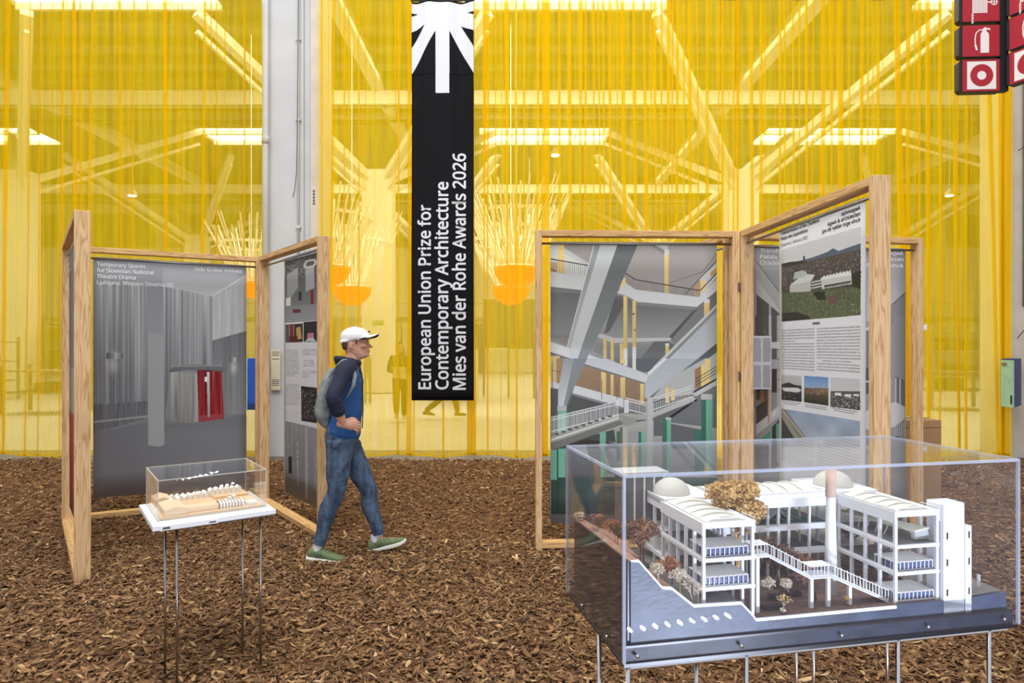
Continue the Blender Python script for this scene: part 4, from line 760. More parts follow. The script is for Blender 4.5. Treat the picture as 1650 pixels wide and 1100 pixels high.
for i, (b_, r_) in enumerate((('Transformation of the Charleroi', 1385), ('Palais des Expositions', 1352), ('Charleroi, Hainaut (BE)', 1348))):
    y_ = 406.6+i*10; ptext(pC, LC, b_, (1224.5, y_), (r_-22, y_), .031, M['print_grey_white'], .012 if i < 2 else 0, z=LC.uv(1224.5, y_)[1])
for i, (b_, l_) in enumerate((('AjdvivagwA', 1408), ('AgwA & architecten', 1371), ('jan de vylder inge vinck', 1351))):
    y_ = 411+i*10; ptext(pC, LC, b_, (l_, y_), (1455, y_), .031, M['print_grey_white'], .012, 'RIGHT', z=LC.uv(1455, y_)[1])
# info sheets clipped in front of that poster
t = thing('info_sheet', 'pair of small grey text sheets clipped at the left edge of the far right poster', 'paper', (LC.p.x, LC.p.y, 0), LC.a)
xa, za = LC.uv(1212, 627, -.09); xb, zb_ = LC.uv(1243, 541, -.09)
MB().box(xa, xb, -.092, -.089, za, zb_).build('sheet', M['paper_grey'], t)
for x_ in (xb-.03, xa+.05): MB().tube([(x_, -.09, zb_-.01), (x_, -.02, zb_+.05)], .002, 6).build('clip_wire', M['steel'], t)
mb = MB(); rg = random.Random(3)
for cx_ in (0, 1):
    for i in range(44):
        if i in (21, 22, 23): continue
        zz = zb_-.02-i*(zb_-za-.03)/44; x_ = xa+.008+cx_*(xb-xa)*.5; mb.box(x_, x_+(xb-xa)*rg.uniform(.36, .42), -.0932, -.0925, zz-.0026, zz)
mb.build('text_lines', M['ink_grey'], t)['kind'] = 'stuff'
# cream notice on the white column seen through the third frame
t = thing('wall_notice', 'cream paper notice taped low on the white column behind the plan poster frame', 'paper')
q0, q1 = at(437, 628, 9.70), at(452, 563, 9.70); MB().box(q0.x, q1.x, 9.69, 9.70, q0.z, q1.z).build('sheet', M['paper_cream'], t); mb = MB()
for i in (0, 1, 2, 4, 16, 17, 18, 19): mb.box(q0.x+.015, q1.x-.015, 9.688, 9.6895, q1.z-.04-i*.026, q1.z-.03-i*.026)
mb.build('text_lines', M['ink_grey'], t)['kind'] = 'stuff'
# white fabric tag, cardboard box behind the far right frame
q = at(1490, 533, 5.9); MB().box(LC.L+.0, LC.L+.04, -.04, -.0, q.z, q.z+.045).build('cable_clip', M['white_board'], LC.t)
q0, q1 = at(1489, 677, 6.0), at(1518, 677, 6.0)
t = thing('cardboard_box', 'plain brown cardboard box standing behind the far right frame', 'box', (at(1445, 0, 6.0).x, 6.0, 0), .02); wbx = q1.x-at(1445, 0, 6.0).x
MB().box(0, wbx, 0, .35, 0, q0.z).build('body', M['cardboard'], t, bevel=.004); MB().box(0, wbx, .17, .18, q0.z, q0.z+.004).build('lid_seam', M['dark_box'], t); MB().box(.0, wbx, -.001, .0, q0.z-.07, q0.z-.066).build('flap_edge', M['dark_box'], t)
# ================================================================== HALL THINGS BEYOND THE CURTAIN
def hemi(px, py, Y, rpx, label, seed):
    c0 = at(px, py, Y); r = rpx/F*Y; t = thing('pendant_lamp', label, 'lamp', c0, 0, 'orange bowl pendants with white strips')
    MB().lathe([(r*math.cos(a)+.001, -r*.95*math.sin(a)) for a in [PI/2*(1-i/7) for i in range(8)]], n=24).build('bowl', M['orange_shade'], t, True)
    rg = random.Random(seed); rr = r*2.0
    MB().lathe([(rr, r*2.25), (rr*1.02, r*2.25), (rr*1.02, r*2.4), (rr, r*2.4)], n=28, cap=False).build('ring', M['strip_white'], t)
    st = MB()
    for i in range(46):
        a = 2*PI*i/46+rg.uniform(-.05, .05); hh = rg.uniform(.6, 1.6)*r
        st.bar((rr*math.cos(a), rr*math.sin(a), r*2.3), ((rr+hh*.5)*math.cos(a), (rr+hh*.5)*math.sin(a), r*2.3+hh), .045, .008)
        st.bar((rr*math.cos(a), rr*math.sin(a), r*2.3), (r*.8*math.cos(a), r*.8*math.sin(a), r*.1), .04, .006)
        st.bar((rr*.98*math.cos(a), rr*.98*math.sin(a), r*2.3), (rr*.7*math.cos(a+.1), rr*.7*math.sin(a+.1), r*(2.3-rg.uniform(.8, 1.6))), .04, .006)
    st.build('strips', M['strip_white'], t)['kind'] = 'stuff'
    MB().tube([(0, 0, -r*.5), (0, 0, ROOFZ-c0.z)], .012, 6).build('cable', M['strip_white'], t)
hemi(832, 431, 15.0, 36, 'larger orange bowl pendant with white strips, right of the banner, upper', 1)
hemi(823, 462, 19.5, 31, 'lower orange bowl pendant with white strips, right of the banner, farther back', 2)
hemi(530, 430, 15.0, 34, 'orange bowl pendant with white strips beside the white column, upper', 3)
hemi(567, 463, 19.5, 31, 'lower orange bowl pendant above the man, farther back', 4)
hemi(405, 455, 20.0, 26, 'orange bowl pendant mostly hidden behind the white column', 5)
lamp = None
for i, (px, py, Y, lb) in enumerate(((895, 250, 27.0, 'bright hall lamp right of the banner, the higher one'), (853, 356, 33.0, 'small bright hall lamp right of the banner, the lower one'), (213, 315, 30.0, 'bright hall lamp seen through the left curtain'),
        (1530, 315, 30.0, 'bright hall lamp seen through the right curtain, the higher one'), (1590, 358, 34.0, 'bright hall lamp seen through the right curtain, the lower one'))):
    c0 = at(px, py, Y); t = thing('ceiling_lamp', lb, 'lamp', c0, 0, 'hall lamps beyond the curtain')
    MB().lathe([(.22, 0), (.20, .12), (.08, .3), (.03, .34)], n=14).build('housing', M['hall_white'], t, True)
    MB().lathe([(.17, -.02), (.17, .0)], n=14).build('lens', M['lamp_glow'], t)
    MB().tube([(0, 0, .3), (0, 0, ROOFZ-c0.z)], .015, 6).build('stem', M['hall_white'], t)
def rack(px0, px1, pytop, Y, nsh, label, depth=1.0, hgt=None):
    a, b = at(px0, 0, Y).x, at(px1, 0, Y).x; zt = at(0, pytop, Y).z
    t = thing('storage_rack', label, 'rack', (a, Y, -.03), 0, 'racks and tables beyond the curtain'); W = b-a; n_ = max(2, int(W/2.2)+1)
    for i in range(n_):
        for y in (0, depth): MB().box(W*i/(n_-1)-.04, W*i/(n_-1)+.04, y-.03, y+.03, 0, zt).build('post', M['hall_grey'], t)
    for j in range(nsh):
        z = zt*(j+1)/(nsh+.25); MB().box(0, W, -.02, depth, z-.04, z).build('shelf', M['hall_grey'], t)
    rg = random.Random(px0); mb = MB()
    for j in range(nsh-1):
        z = zt*(j+1)/(nsh+.25); x = .1
        while x < W-.6:
            w_ = rg.uniform(.25, .6)
            if rg.random() < .5: mb.box(x, x+w_, .1, depth-.2, z, z+rg.uniform(.1, .35))
            x += w_+.1
    if mb.v: mb.build('stored_goods', M['hall_dark'], t)['kind'] = 'stuff'
rack(1500, 1612, 522, 17, 4, 'tall grey storage rack seen through the curtain at far right'); rack(1360, 1480, 520, 21, 3, 'grey storage rack behind the far right frame')
rack(0, 108, 586, 16, 2, 'low grey work table with shelf through the curtain at far left'); rack(75, 215, 515, 24, 3, 'grey storage rack behind the far left frame'); rack(-90, -10, 540, 20, 3, 'grey storage rack beyond the left edge')
rack(560, 640, 516, 25, 3, 'grey storage rack behind the man'); rack(690, 760, 518, 27, 3, 'grey storage rack behind the banner foot')
def slab(name, lb, cat, px0, py0, px1, py1, Y, m_, d=.15, floor_=True):
    a, b = at(px0, py1, Y), at(px1, py0, Y); t = thing(name, lb, cat, (a.x, Y, 0)); z0 = -.03 if floor_ else a.z
    MB().box(0, b.x-a.x, 0, d, a.z, b.z).build('panel', m_, t)
    MB().box(0, .06, d*.2, d*.8, z0, a.z).box(b.x-a.x-.06, b.x-a.x, d*.2, d*.8, z0, a.z).build('legs_frame', m_, t)
    return t
slab('display_board', 'dark display board seen through the curtain right of the banner, the larger one', 'board', 778, 482, 862, 560, 22, M['hall_dark'])
slab('display_board', 'small dark display board right of the banner, overlapping the larger one', 'board', 818, 525, 862, 562, 21, M['hall_dark'])
slab('display_board', 'white display board standing low right of the banner', 'board', 700, 562, 770, 636, 20, M['hall_white'])
slab('display_board', 'dark square board behind the man\'s cap', 'board', 540, 512, 574, 572, 23, M['hall_grey'])
slab('display_board', 'narrow dark board behind the man\'s shoulder', 'board', 586, 576, 597, 608, 19, M['hall_grey'])
ex = slab('exit_sign', 'small green exit sign on a hall column behind the curtain', 'sign', 600, 516, 617, 524, 23.2, M['exit_green'], .06, False)
lettering('EXIT', .06, at(0, 522.5, 23.2).z, .11, ex, M['hall_white'], .26, .01, y=-.01)
struct(MB().box(-40, 45, 40.5, 40.7, 3.2, 3.5).box(-40, 45, 40.4, 40.45, 4.3, 4.36).build('trim_1', M['hall_grey']))
for i, x in enumerate(np.arange(-33, 40, 9.3)):
    struct(MB().box(x, x+3.2, 43.2, 43.5, -.03, 3.2).box(x+1.58, x+1.62, 43.15, 43.2, 0, 3.2).build('door_%d' % (i+1), M['hall_grey']))

# ================================================================== FIRE SIGNS
sg = thing('fire_sign_rack', 'hanging rack of red fire equipment signs, extinguisher, hose and alarm symbols', 'sign', (3.947, 5.2, 0))
def z_(py): return at(0, py, 5.2).z
MB().box(-.065, .0, -.02, .03, z_(148), 7.2).build('post', M['sign_black'], sg)
rnd = random.Random(2)
def ring(mb, c, r0, r1, y, n=40):
    V = [(c[0]+r*math.cos(2*PI*k_/n), y, c[1]+r*math.sin(2*PI*k_/n)) for r in (r0, r1) for k_ in range(n)]
    return mb.add(V, [(k_, (k_+1) % n, n+(k_+1) % n, n+k_)[::-1] for k_ in range(n)])
def sign_panel(parent, x0, x1, z0, z1, sym, m4):
    W, H = x1-x0, z1-z0; cx, cz = (x0+x1)/2, (z0+z1)/2; ch = .022
    out = [(x0-.022, z0+ch), (x0, z0), (x1-ch*.3, z0), (x1, z0+ch), (x1, z1-ch), (x1-ch*.3, z1), (x0, z1), (x0-.022, z1-ch)]
    o = MB().prism(out, -.03, .03).build('sign_panel', M['sign_black'], parent); o.matrix_parent_inverse = Matrix(); o.matrix_local = m4
    f_ = MB().prism([(x0+.004, z0+.006), (x1-.012, z0+.006), (x1-.012, z1-.006), (x0+.004, z1-.006)], -.034, -.03).build('red_face', M['sign_red'], o)
    mb = MB(); rb = MB(); R_ = rb
    if sym == 'ring':
        s_ = H*.42; mb.prism([(cx-s_, cz-s_), (cx+s_, cz-s_), (cx+s_, cz+s_), (cx-s_, cz+s_)], -.036, -.034)
        ring(rb, (cx, cz), .035, .088, -.0372)
    elif sym == 'ext':
        b = [(-.008, -.092), (.056, -.092), (.056, .048), (.048, .062), (.036, .070), (.036, .082), (.058, .082), (.060, .074), (.064, .078), (.064, .094), (.030, .094), (.040, .104), (.024, .100), (.006, .088), (.006, .070), (0, .062), (-.008, .048)]
        mb.prism([(cx+x*1.0, cz+z*1.05) for x, z in b], -.036, -.034)
        pts = [(.016, .086), (-.02, .084), (-.042, .06), (-.05, .02), (-.048, -.03), (-.036, -.075)]
        for (a_, b_) in zip(pts, pts[1:]): mb.bar((cx+a_[0], -.035, cz+a_[1]), (cx+b_[0], -.035, cz+b_[1]), .008 if a_[1] > -.02 else .014, .002, (0, 1, 0))
    else:
        for i in range(9): mb.box(cx-.07+i*.013, cx-.061+i*.013, -.036, -.034, cz-.06, cz+.10)
        for i in range(7): mb.box(cx-.076, cx-.064+(i % 2)*.004, -.036, -.034, cz-.07-i*.012, cz-.062-i*.012)
        mb.box(cx+.045, cx+.075, -.036, -.034, cz+.02, cz+.03); ring(mb, (cx+.095, cz+.025), .018, .026, -.036); mb.box(cx+.092, cx+.098, -.037, -.035, cz, cz+.05).box(cx+.07, cx+.12, -.037, -.035, cz+.022, cz+.028)
    mb.build('symbol', M['sign_white'], o)
    if rb.v: rb.build('symbol_ring', M['sign_red'], o)
ml = Matrix.Translation((-.065, 0, 0)) @ Matrix.Rotation(-.06, 4, 'Z')
for (y0_, y1_, s_) in ((150, 97, 'ring'), (94, 42, 'ext'), (38, -15, 'hose'), (-18, -70, 'ext')):
    sign_panel(sg, -.30, -.003, z_(y0_), z_(y1_), s_, ml)
mr_ = Matrix.Translation((.0, -.01, 0)) @ Matrix.Rotation(-1.18, 4, 'Z')
for (y0_, y1_, s_) in ((143, 90, 'ring'), (87, 35, 'ext'), (32, -20, 'hose')):
    sign_panel(sg, .03, .33, z_(y0_), z_(y1_), s_, mr_)
# ================================================================== HOSE CABINETS on the columns
t = thing('hose_cabinet', 'teal fronted cabinet with navy side on the cream column at right', 'cabinet', (0, 0, 0))
q = at(1635, 657, 8.95); zt = at(1635, 578, 8.95).z; qa = at(1612, 0, 9.25).x
MB().obox((q.x, 8.95, q.z), (qa-q.x, .28, 0), (.42, .42, 0), (0, 0, zt-q.z)).build('body', M['box_navy'], t, bevel=.008)
dv = Vector((qa-q.x, .28, 0)); nrm = Vector((-dv.y, dv.x, 0)).normalized()
MB().obox(Vector((q.x, 8.95, q.z+.0))+nrm*.012+dv*.03, dv*.94, nrm*-.012, (0, 0, zt-q.z-.02)).build('door', M['box_teal'], t)
fr_ = Vector((q.x, 8.95, q.z))+nrm*.016
MB().obox(fr_+dv*.12+Vector((0, 0, .05)), dv*.1, nrm*.004, (0, 0, .12)).build('worn_patch', M['sign_black'], t)
me_ = text_mesh('191.', .02); co = [v.co.copy() for v in me_.vertices]; wmax = max(v.x for v in co)
for v_, c_ in zip(me_.vertices, co): v_.co = fr_+dv*(.95-.55*c_.x/wmax)+Vector((0, 0, zt-q.z-.11+c_.y*.09))
o = bpy.data.objects.new('number', me_); COL.objects.link(o); me_.materials.append(M['sign_red']); o.parent = t
t = thing('hose_cabinet', 'blue cabinet with teal edge seen between the theatre poster and its frame post', 'cabinet', (0, 0, 0))
q0, q1 = at(399, 660, 9.25), at(417, 577, 9.25)
MB().box(q0.x, q1.x, 9.25, 9.6, q0.z, q1.z).build('body', M['box_blue'], t, bevel=.006); MB().box(q0.x-.012, q0.x, 9.24, 9.6, q0.z, q1.z).build('door', M['box_teal'], t)
MB().box(q0.x, q1.x, 9.242, 9.25, q0.z, q0.z+.09).build('plinth_band', M['box_navy'], t)
MB().box(q1.x-.06, q1.x-.01, 9.35, 9.55, -.03, q0.z).build('stand_leg', M['hall_grey'], t)

# ================================================================== LED BAR on the ground (lights the cases from below)
t = thing('led_floor_bar', 'low black floor light bar with a row of white LEDs', 'lamp', (1.18, .137, 0), math.atan2(.255-.137, 1.915-1.18))
Lb = math.hypot(.735, .118); MB().box(-.04, Lb+.04, -.03, .03, .025, .105).build('housing', M['sign_black'], t, bevel=.004)
for i in range(11): MB().ball((Lb*i/10, .028, .062+.024*i/10), .0085, .0085, .0085, 12, 8).build('led_lens', M['led_glow'], t)
for i in range(11):
    ld = bpy.data.lights.new('led_light', 'SPOT'); ld.energy = 18; ld.color = (.72, .80, 1.0); ld.shadow_soft_size = .006; ld.spot_size = math.radians(110); ld.spot_blend = .6
    lo = bpy.data.objects.new('led_light', ld); COL.objects.link(lo); lo.parent = t; lo.location = (Lb*i/10, .052, .064+.024*i/10)
    lo.rotation_euler = Vector((-.06, 1, .46)).to_track_quat('-Z', 'Y').to_euler()
for x in (.1, Lb-.1): MB().box(x-.03, x+.03, -.05, .05, -.01, .03).build('foot', M['sign_black'], t)

# ================================================================== ACRYLIC CASES
def acrylic_case(t, L, W, z0, z1, th, edge):
    A, E = M['acrylic'], M[edge]
    MB().box(th, L-th, 0, th, z0, z1-th).build('front_pane', A, t); MB().box(th, L-th, W-th, W, z0, z1-th).build('back_pane', A, t)
    MB().box(0, th, th, W-th, z0, z1-th).build('left_pane', A, t); MB().box(L-th, L, th, W-th, z0, z1-th).build('right_pane', A, t)
    MB().box(0, L, 0, W, z1-th, z1).build('top_pane', A, t)
    e = th*.9; g = .0004  # pale edge strips: light caught along the panes, painted into their colour
    for x in (0, L-e):
        for y in (0, W-e): MB().box(x-g, x+e+g, y-g, y+e+g, z0, z1-th).build('lit_edge', E, t)
    for y in (0, W-e): MB().box(0, L, y-g, y+e+g, z1-e, z1+g).build('lit_edge', E, t)
    for x in (0, L-e): MB().box(x-g, x+e+g, e, W-e, z1-e, z1+g).build('lit_edge', E, t)
BX, BY, BA, BL, BW, BZ, BT = .2949, 1.7274, .2008, 1.2762, .543, .76, 1.2615
st = thing('steel_leg_table', 'slim polished steel leg table carrying the large acrylic case', 'table', (BX, BY, 0), BA)
MB().box(.004, BL-.004, .004, BW-.004, BZ-.012, BZ-.002).build('table_top', M['base_black'], st)
for (u, v) in ((.018, .012), (.366, .012), (.855, .012), (1.175, .012), (.02, .25), (.339, .25), (.468, .5), (.865, .5), (.936, .5), (1.25, .5)):
    MB().tube([(u, v, -.02), (u, v, BZ-.012)], .0062, 12).build('leg', M['bright_steel'], st, True)
for v in (.012, .5): MB().tube([(.018, v, BZ-.018), (1.24, v, BZ-.018)], .005, 8).build('leg_rail', M['bright_steel'], st)
cs = thing('acrylic_case', 'large clear acrylic display case over the white building model', 'case', (BX, BY, 0), BA)
acrylic_case(cs, BL, BW, BZ, BT, .008, 'acrylic_edge')
for u in (.04, .345, .66, .95, 1.22):
    MB().tube([(u, -.003, BZ+.018), (u, .004, BZ+.018)], .005, 12).build('screw', M['bright_steel'], cs, True)
for v in (.13, .36): MB().tube([(-.003, v, BZ+.018), (.004, v, BZ+.018)], .005, 12).build('screw', M['bright_steel'], cs, True)
# ------------------------------------------------------------------ the large model
md = thing('building_model', 'white architectural model with vaulted roofs, domes, outside stair and dried plants, in the large case', 'model', (BX, BY, 0), BA)
MB().box(.012, BL-.012, .012, BW-.012, BZ, BZ+.042).build('base_board', M['base_black'], md)
MB().box(.012, BL-.012, .012, .016, BZ, BZ+.036).build('base_facing', M['slate_black'], md)
G = .840
TX = [(.03, 1.024), (.053, 1.026), (.121, .949), (.149, .945), (.214, .892), (.357, .889), (.393, .852), (.403, .838), (.86, .838), (.87, .842), (1.015, .842), (1.10, .842), (1.25, .852)]
def terr_z(u, v):
    us = [p_[0] for p_ in TX]; z = float(np.interp(u, us, [p_[1] for p_ in TX])); k_ = min(max((v-.03)/.5, 0), 1)
    if u < .42:
        target = .985 if u < .2 else .9; z = z+(target-z)*k_*(.35 if u < .1 else .7)
    return z
fv = .022
MB().prism([(.03, BZ+.04)]+TX+[(1.25, BZ+.04)], fv, fv+.006).build('front_section', M['slate_black'], md)
MB().prism([(x, z-.006 if i else z) for i, (x, z) in enumerate(TX[:9])]+[(x, z+.002) for x, z in TX[8::-1]], fv-.001, fv+.004).build('white_outline', M['model_white'], md)
us = [p_[0] for p_ in TX]; vs_ = [fv+.006, .1, .2, .3, .42, .52]
V = [(u, v, terr_z(u, v)-.001) for v in vs_ for u in us]; n_ = len(us)
lft = [(u, v, z) for (u, v, z) in V]
def terr_part(i0, i1, name, m_):
    ix = list(range(i0, i1+1)); mb = MB(); nn = len(ix); P_ = [lft[j*n_+i] for j in range(len(vs_)) for i in ix]
    top = P_; bot = [(x, y, BZ+.04) for x, y, z in P_]; F_ = []
    for j in range(len(vs_)-1):
        for i in range(nn-1): q_ = (j*nn+i, j*nn+i+1, (j+1)*nn+i+1, (j+1)*nn+i); F_.append(q_)
    N = len(P_); per = [i for i in range(nn)]+[j*nn+nn-1 for j in range(1, len(vs_))]+[(len(vs_)-1)*nn+i for i in range(nn-2, -1, -1)]+[j*nn for j in range(len(vs_)-2, 0, -1)]
    for a_, b_ in zip(per, per[1:]+per[:1]): F_.append((b_, a_, a_+N, b_+N))
    return mb.add(top+bot, F_).build(name, m_, md)
terr_part(0, 4, 'hill_side', M['model_brown']); terr_part(4, 7, 'car_deck', M['model_floor']); terr_part(7, 12, 'courtyard', M['model_ground'])
sv = [.028, .1, .2, .3, .42, .52]; V_ = [(u_, v, z) for u_ in (.0235, .0295) for v in sv for z in (BZ+.04, terr_z(.03, v)-.002)]
F_ = []
for i in range(5): a_ = 2*i; F_ += [(a_, a_+1, a_+3, a_+2), (12+a_, 12+a_+2, 12+a_+3, 12+a_+1), (a_+1, 12+a_+1, 12+a_+3, a_+3)]
MB().add(V_, F_+[(0, 12, 13, 1), (10, 11, 23, 22)]).build('side_section', M['base_black'], md)
MB().box(1.03, 1.25, .03, .45, .84, .852).build('side_yard', M['model_floor'], md)
W_ = M['model_white']
def column(u, v, z0, z1, w_=.0085): MB().box(u-w_/2, u+w_/2, v-w_/2, v+w_/2, z0, z1).build('column', W_, md)
levels = (.932, 1.012)
ROOF = 1.108
def wing(u0, u1, v0, v1, ncol, inner_side):
    for z in levels:
        MB().box(u0, u1, v0, v1, z-.010, z).build('floor_slab', W_, md); MB().box(u0+.008, u1-.008, v0+.008, v1-.002, z, z+.0015).build('floor_finish', M['model_floor'], md)
    MB().box(u0, u1, v0, v1, ROOF-.012, ROOF).build('roof_slab', W_, md)
    for u in (u0+.001, u1-.001):
        MB().box(u-.002, u+.002, v0+.0, v1, ROOF-.03, ROOF+.004).build('roof_beam', W_, md)
    for i in range(ncol):
        v = v0+.006+(v1-v0-.012)*i/(ncol-1)
        for u in (u0+.006, u1-.006): column(u, v, terr_z(u, v)-.01, ROOF-.01)
    for u in (u0+(u1-u0)*.36, u0+(u1-u0)*.72):
        column(u, v1-.01, G, ROOF-.01, .006)
    # low parapets round each deck
    for z in levels:
        for u in (u0+.003, u1-.003): MB().box(u-.0015, u+.0015, v0+.01, v1, z, z+.005).build('parapet', W_, md)
    # vaulted roof sheets
    m_ = 5; dv_ = (v1-v0-.02)/m_; un, ux = u0+.018, u1-.018
    for i in range(m_):
        va = v0+.016+i*dv_; rings = []
        for (vv, k_) in ((va, 0), (va+dv_*.97, 0)):
            pass
        mb = MB(); n2 = 10; P_ = []
        for vv, hh in ((va, .014), (va+dv_*.96, .009)):
            for j in range(n2+1): a_ = j/n2; P_.append((un+(ux-un)*a_, vv, ROOF+.002+hh*math.sin(PI*a_)))
            for j in range(n2+1): a_ = j/n2; P_.append((un+(ux-un)*a_, vv, ROOF-.001))
        F_ = []
        k2 = 2*(n2+1)
        for j in range(n2): F_ += [(j, j+1, k2+j+1, k2+j), (n2+1+j, n2+2+j, j+1, j), (k2+j, k2+j+1, k2+n2+2+j, k2+n2+1+j)]
        mb.add(P_, F_).build('roof_vault', M['model_roof'], md)
    MB().box(u0-.0, u0+.002, v0, v0+.07, ROOF+.01, ROOF+.012).box(u1-.002, u1, v0, v0+.07, ROOF+.01, ROOF+.012).box(u0, u1, v0, v0+.0015, ROOF+.004, ROOF+.006).build('roof_rail', W_, md)
LU0, LU1, RU0, RU1 = .246, .408, .866, 1.022
wing(LU0, LU1, .034, .31, 6, 1); wing(RU0, RU1, .034, .29, 5, -1)
# junction blocks with the domes
for (u0, u1, v0, v1, cu, cv, r_) in ((LU0+.01, LU1+.03, .31, .515, .332, .415, .062), (.85, 1.03, .29, .515, .955, .42, .066)):
    for z in levels: MB().box(u0, u1, v0, v1, z-.012, z).build('floor_slab', W_, md)
    MB().box(u0, u1, v0, v1, ROOF-.012, ROOF+.002).build('roof_slab', W_, md)
    for (x0_, x1_, y0_, y1_) in ((u0, u1, v0, v0+.003), (u0, u1, v1-.003, v1), (u0, u0+.003, v0, v1), (u1-.003, u1, v0, v1)): MB().box(x0_, x1_, y0_, y1_, ROOF-.03, ROOF+.009).build('roof_beam', W_, md)
    for (u, v) in ((u0+.006, v0+.08), (u0+.006, v1-.006), (u1-.006, v1-.006), (u0+.07, v1-.006)): column(u, v, terr_z(u, v)-.01, ROOF)
    MB().lathe([(r_*math.cos(a_), .052*math.sin(a_)) for a_ in [PI/2*i/9 for i in range(9)]]+[(.004, .052)], (cu, cv, ROOF+.002), 28).build('dome', M['dome_grey'], md, True)
# back wing
bu0, bu1, bv0, bv1 = LU1+.03, .85, .285, .50
for z in levels:
    MB().box(bu0, bu1, bv0, bv1, z-.012, z).build('floor_slab', W_, md); MB().box(bu0, bu1, bv0+.01, bv1-.01, z, z+.0015).build('floor_finish', M['model_floor'], md)
    for v in (bv0+.002, bv0+.012): MB().box(bu0, bu1, v-.0012, v+.0012, z, z+.006).build('parapet', W_, md)
MB().box(bu0-.02, bu1+.01, bv0-.004, bv1, ROOF-.016, ROOF).build('roof_slab', W_, md); MB().box(bu0-.02, bu1, bv0-.008, bv0-.004, ROOF-.03, ROOF-.002).build('roof_beam', W_, md); MB().box(bu0-.01, bu1, bv0+.04, bv0+.048, ROOF, ROOF+.006).build('roof_upstand', W_, md)
nb = 11
for i in range(nb):
    u = bu0+.02+(bu1-bu0-.03)*i/(nb-1)
    if i % 2 == 0 or i in (5,): column(u, bv0+.003, G, ROOF-.012, .0075)
    if i % 2 == 1: column(u-.012, bv0+.09, G, ROOF-.012, .0055)
    column(u, bv1-.01, G, ROOF-.012, .006)
for i in range(7):
    ua, ub = bu0+.01+(bu1-bu0-.02)*i/7, bu0+.01+(bu1-bu0-.02)*(i+1)/7-.003; P_ = []; n2 = 8
    for uu in (ua, ub):
        for j in range(n2+1): a_ = j/n2; P_.append((uu, bv0+.06+(bv1-bv0-.07)*a_, ROOF+.003+.012*math.sin(PI*a_)))
        for j in range(n2+1): a_ = j/n2; P_.append((uu, bv0+.06+(bv1-bv0-.07)*a_, ROOF-.001))
    k2 = 2*(n2+1); F_ = []
    for j in range(n2): F_ += [(j+1, j, k2+j, k2+j+1), (n2+2+j, n2+1+j, j, j+1), (k2+j+1, k2+j, k2+n2+1+j, k2+n2+2+j)]
    MB().add(P_, F_).build('roof_vault', M['model_roof'], md)
    P2 = [(ub+.0015, bv0+.055+(bv1-bv0-.06)*j/8, ROOF+.004+.015*math.sin(PI*j/8)) for j in range(9)]
    MB().tube(P2, .0016, 6).build('roof_rib', W_, md)
# green stage with a small gable on the upper deck of the back wing
MB().box(.52, .80, .33, .48, 1.0135, 1.016).build('green_stage', M['model_green'], md)
for i in range(9): MB().box(.53+i*.03, .533+i*.03, .345, .475, 1.016, 1.018).build('stage_stripe', M['model_cream'], md)
MB().prism([(.66, 1.016), (.665, 1.016), (.70, 1.044), (.735, 1.016), (.74, 1.016), (.70, 1.05)], .36, .42).build('small_gable', W_, md)
MB().bar((.535, .36, 1.02), (.63, .46, 1.05), .012, .008).bar((.545, .46, 1.05), (.64, .36, 1.018), .01, .006).build('timber_piece', M['model_beech'], md)
# tribune in the right wing
MB().add([(.885, .30, 1.045), (.94, .30, 1.045), (1.01, .06, 1.048), (.955, .055, 1.042), (.885, .30, 1.050), (.94, .30, 1.050), (1.01, .06, 1.053), (.955, .055, 1.047)], [(0, 3, 2, 1), (4, 5, 6, 7), (0, 1, 5, 4), (1, 2, 6, 5), (2, 3, 7, 6), (3, 0, 4, 7)]).build('gallery_deck', M['model_cream'], md)
for i in range(12): a_ = i/11; MB().prism([(.956+.05*a_-.0, 1.045), (.958+.05*a_, 1.045), (.962+.05*a_, 1.018), (.9605+.05*a_, 1.018)], .058+.005*a_, .075).build('gallery_fin', W_, md)
for i in range(7): MB().bar((.89+.006*i, .29-.03*i, 1.013), (.888+.009*i, .285-.03*i, 1.047), .002, .003).build('gallery_post', W_, md)
# balcony boxes at the wing ends
def pavilion(u0, u1, v0, v1, z, h=.028, nb_=9):
    p_ = MB().box(u0-.004, u1, v0, v1, z+h-.003, z+h).build('pavilion', M['model_roof'], md)
    MB().box(u0+.002, u1-.002, v0+.004, v1-.004, z+.001, z+h-.003).build('glazing', M['glass_tint'], p_)
    for i in range(nb_+1):
        u = u0+(u1-u0)*i/nb_; MB().box(u-.0012, u+.0012, v0-.0, v0+.003, z, z+h).build('mullion', W_, p_)
    for i in range(1, 5):
        v = v0+(v1-v0)*i/4; MB().box(u0-.001, u0+.001, v-.001, v+.001, z, z+h).build('mullion', W_, p_)
    MB().box(u0, u1, v0, v0+.003, z, z+.003).build('sill', W_, p_)
pavilion(LU0+.016, LU1-.016, .045, .135, levels[1]); pavilion(LU0+.010, LU1-.018, .042, .13, levels[0])
pavilion(RU0+.014, RU1-.014, .045, .13, levels[0]); pavilion(RU0+.014, RU1-.014, .042, .13, .842)
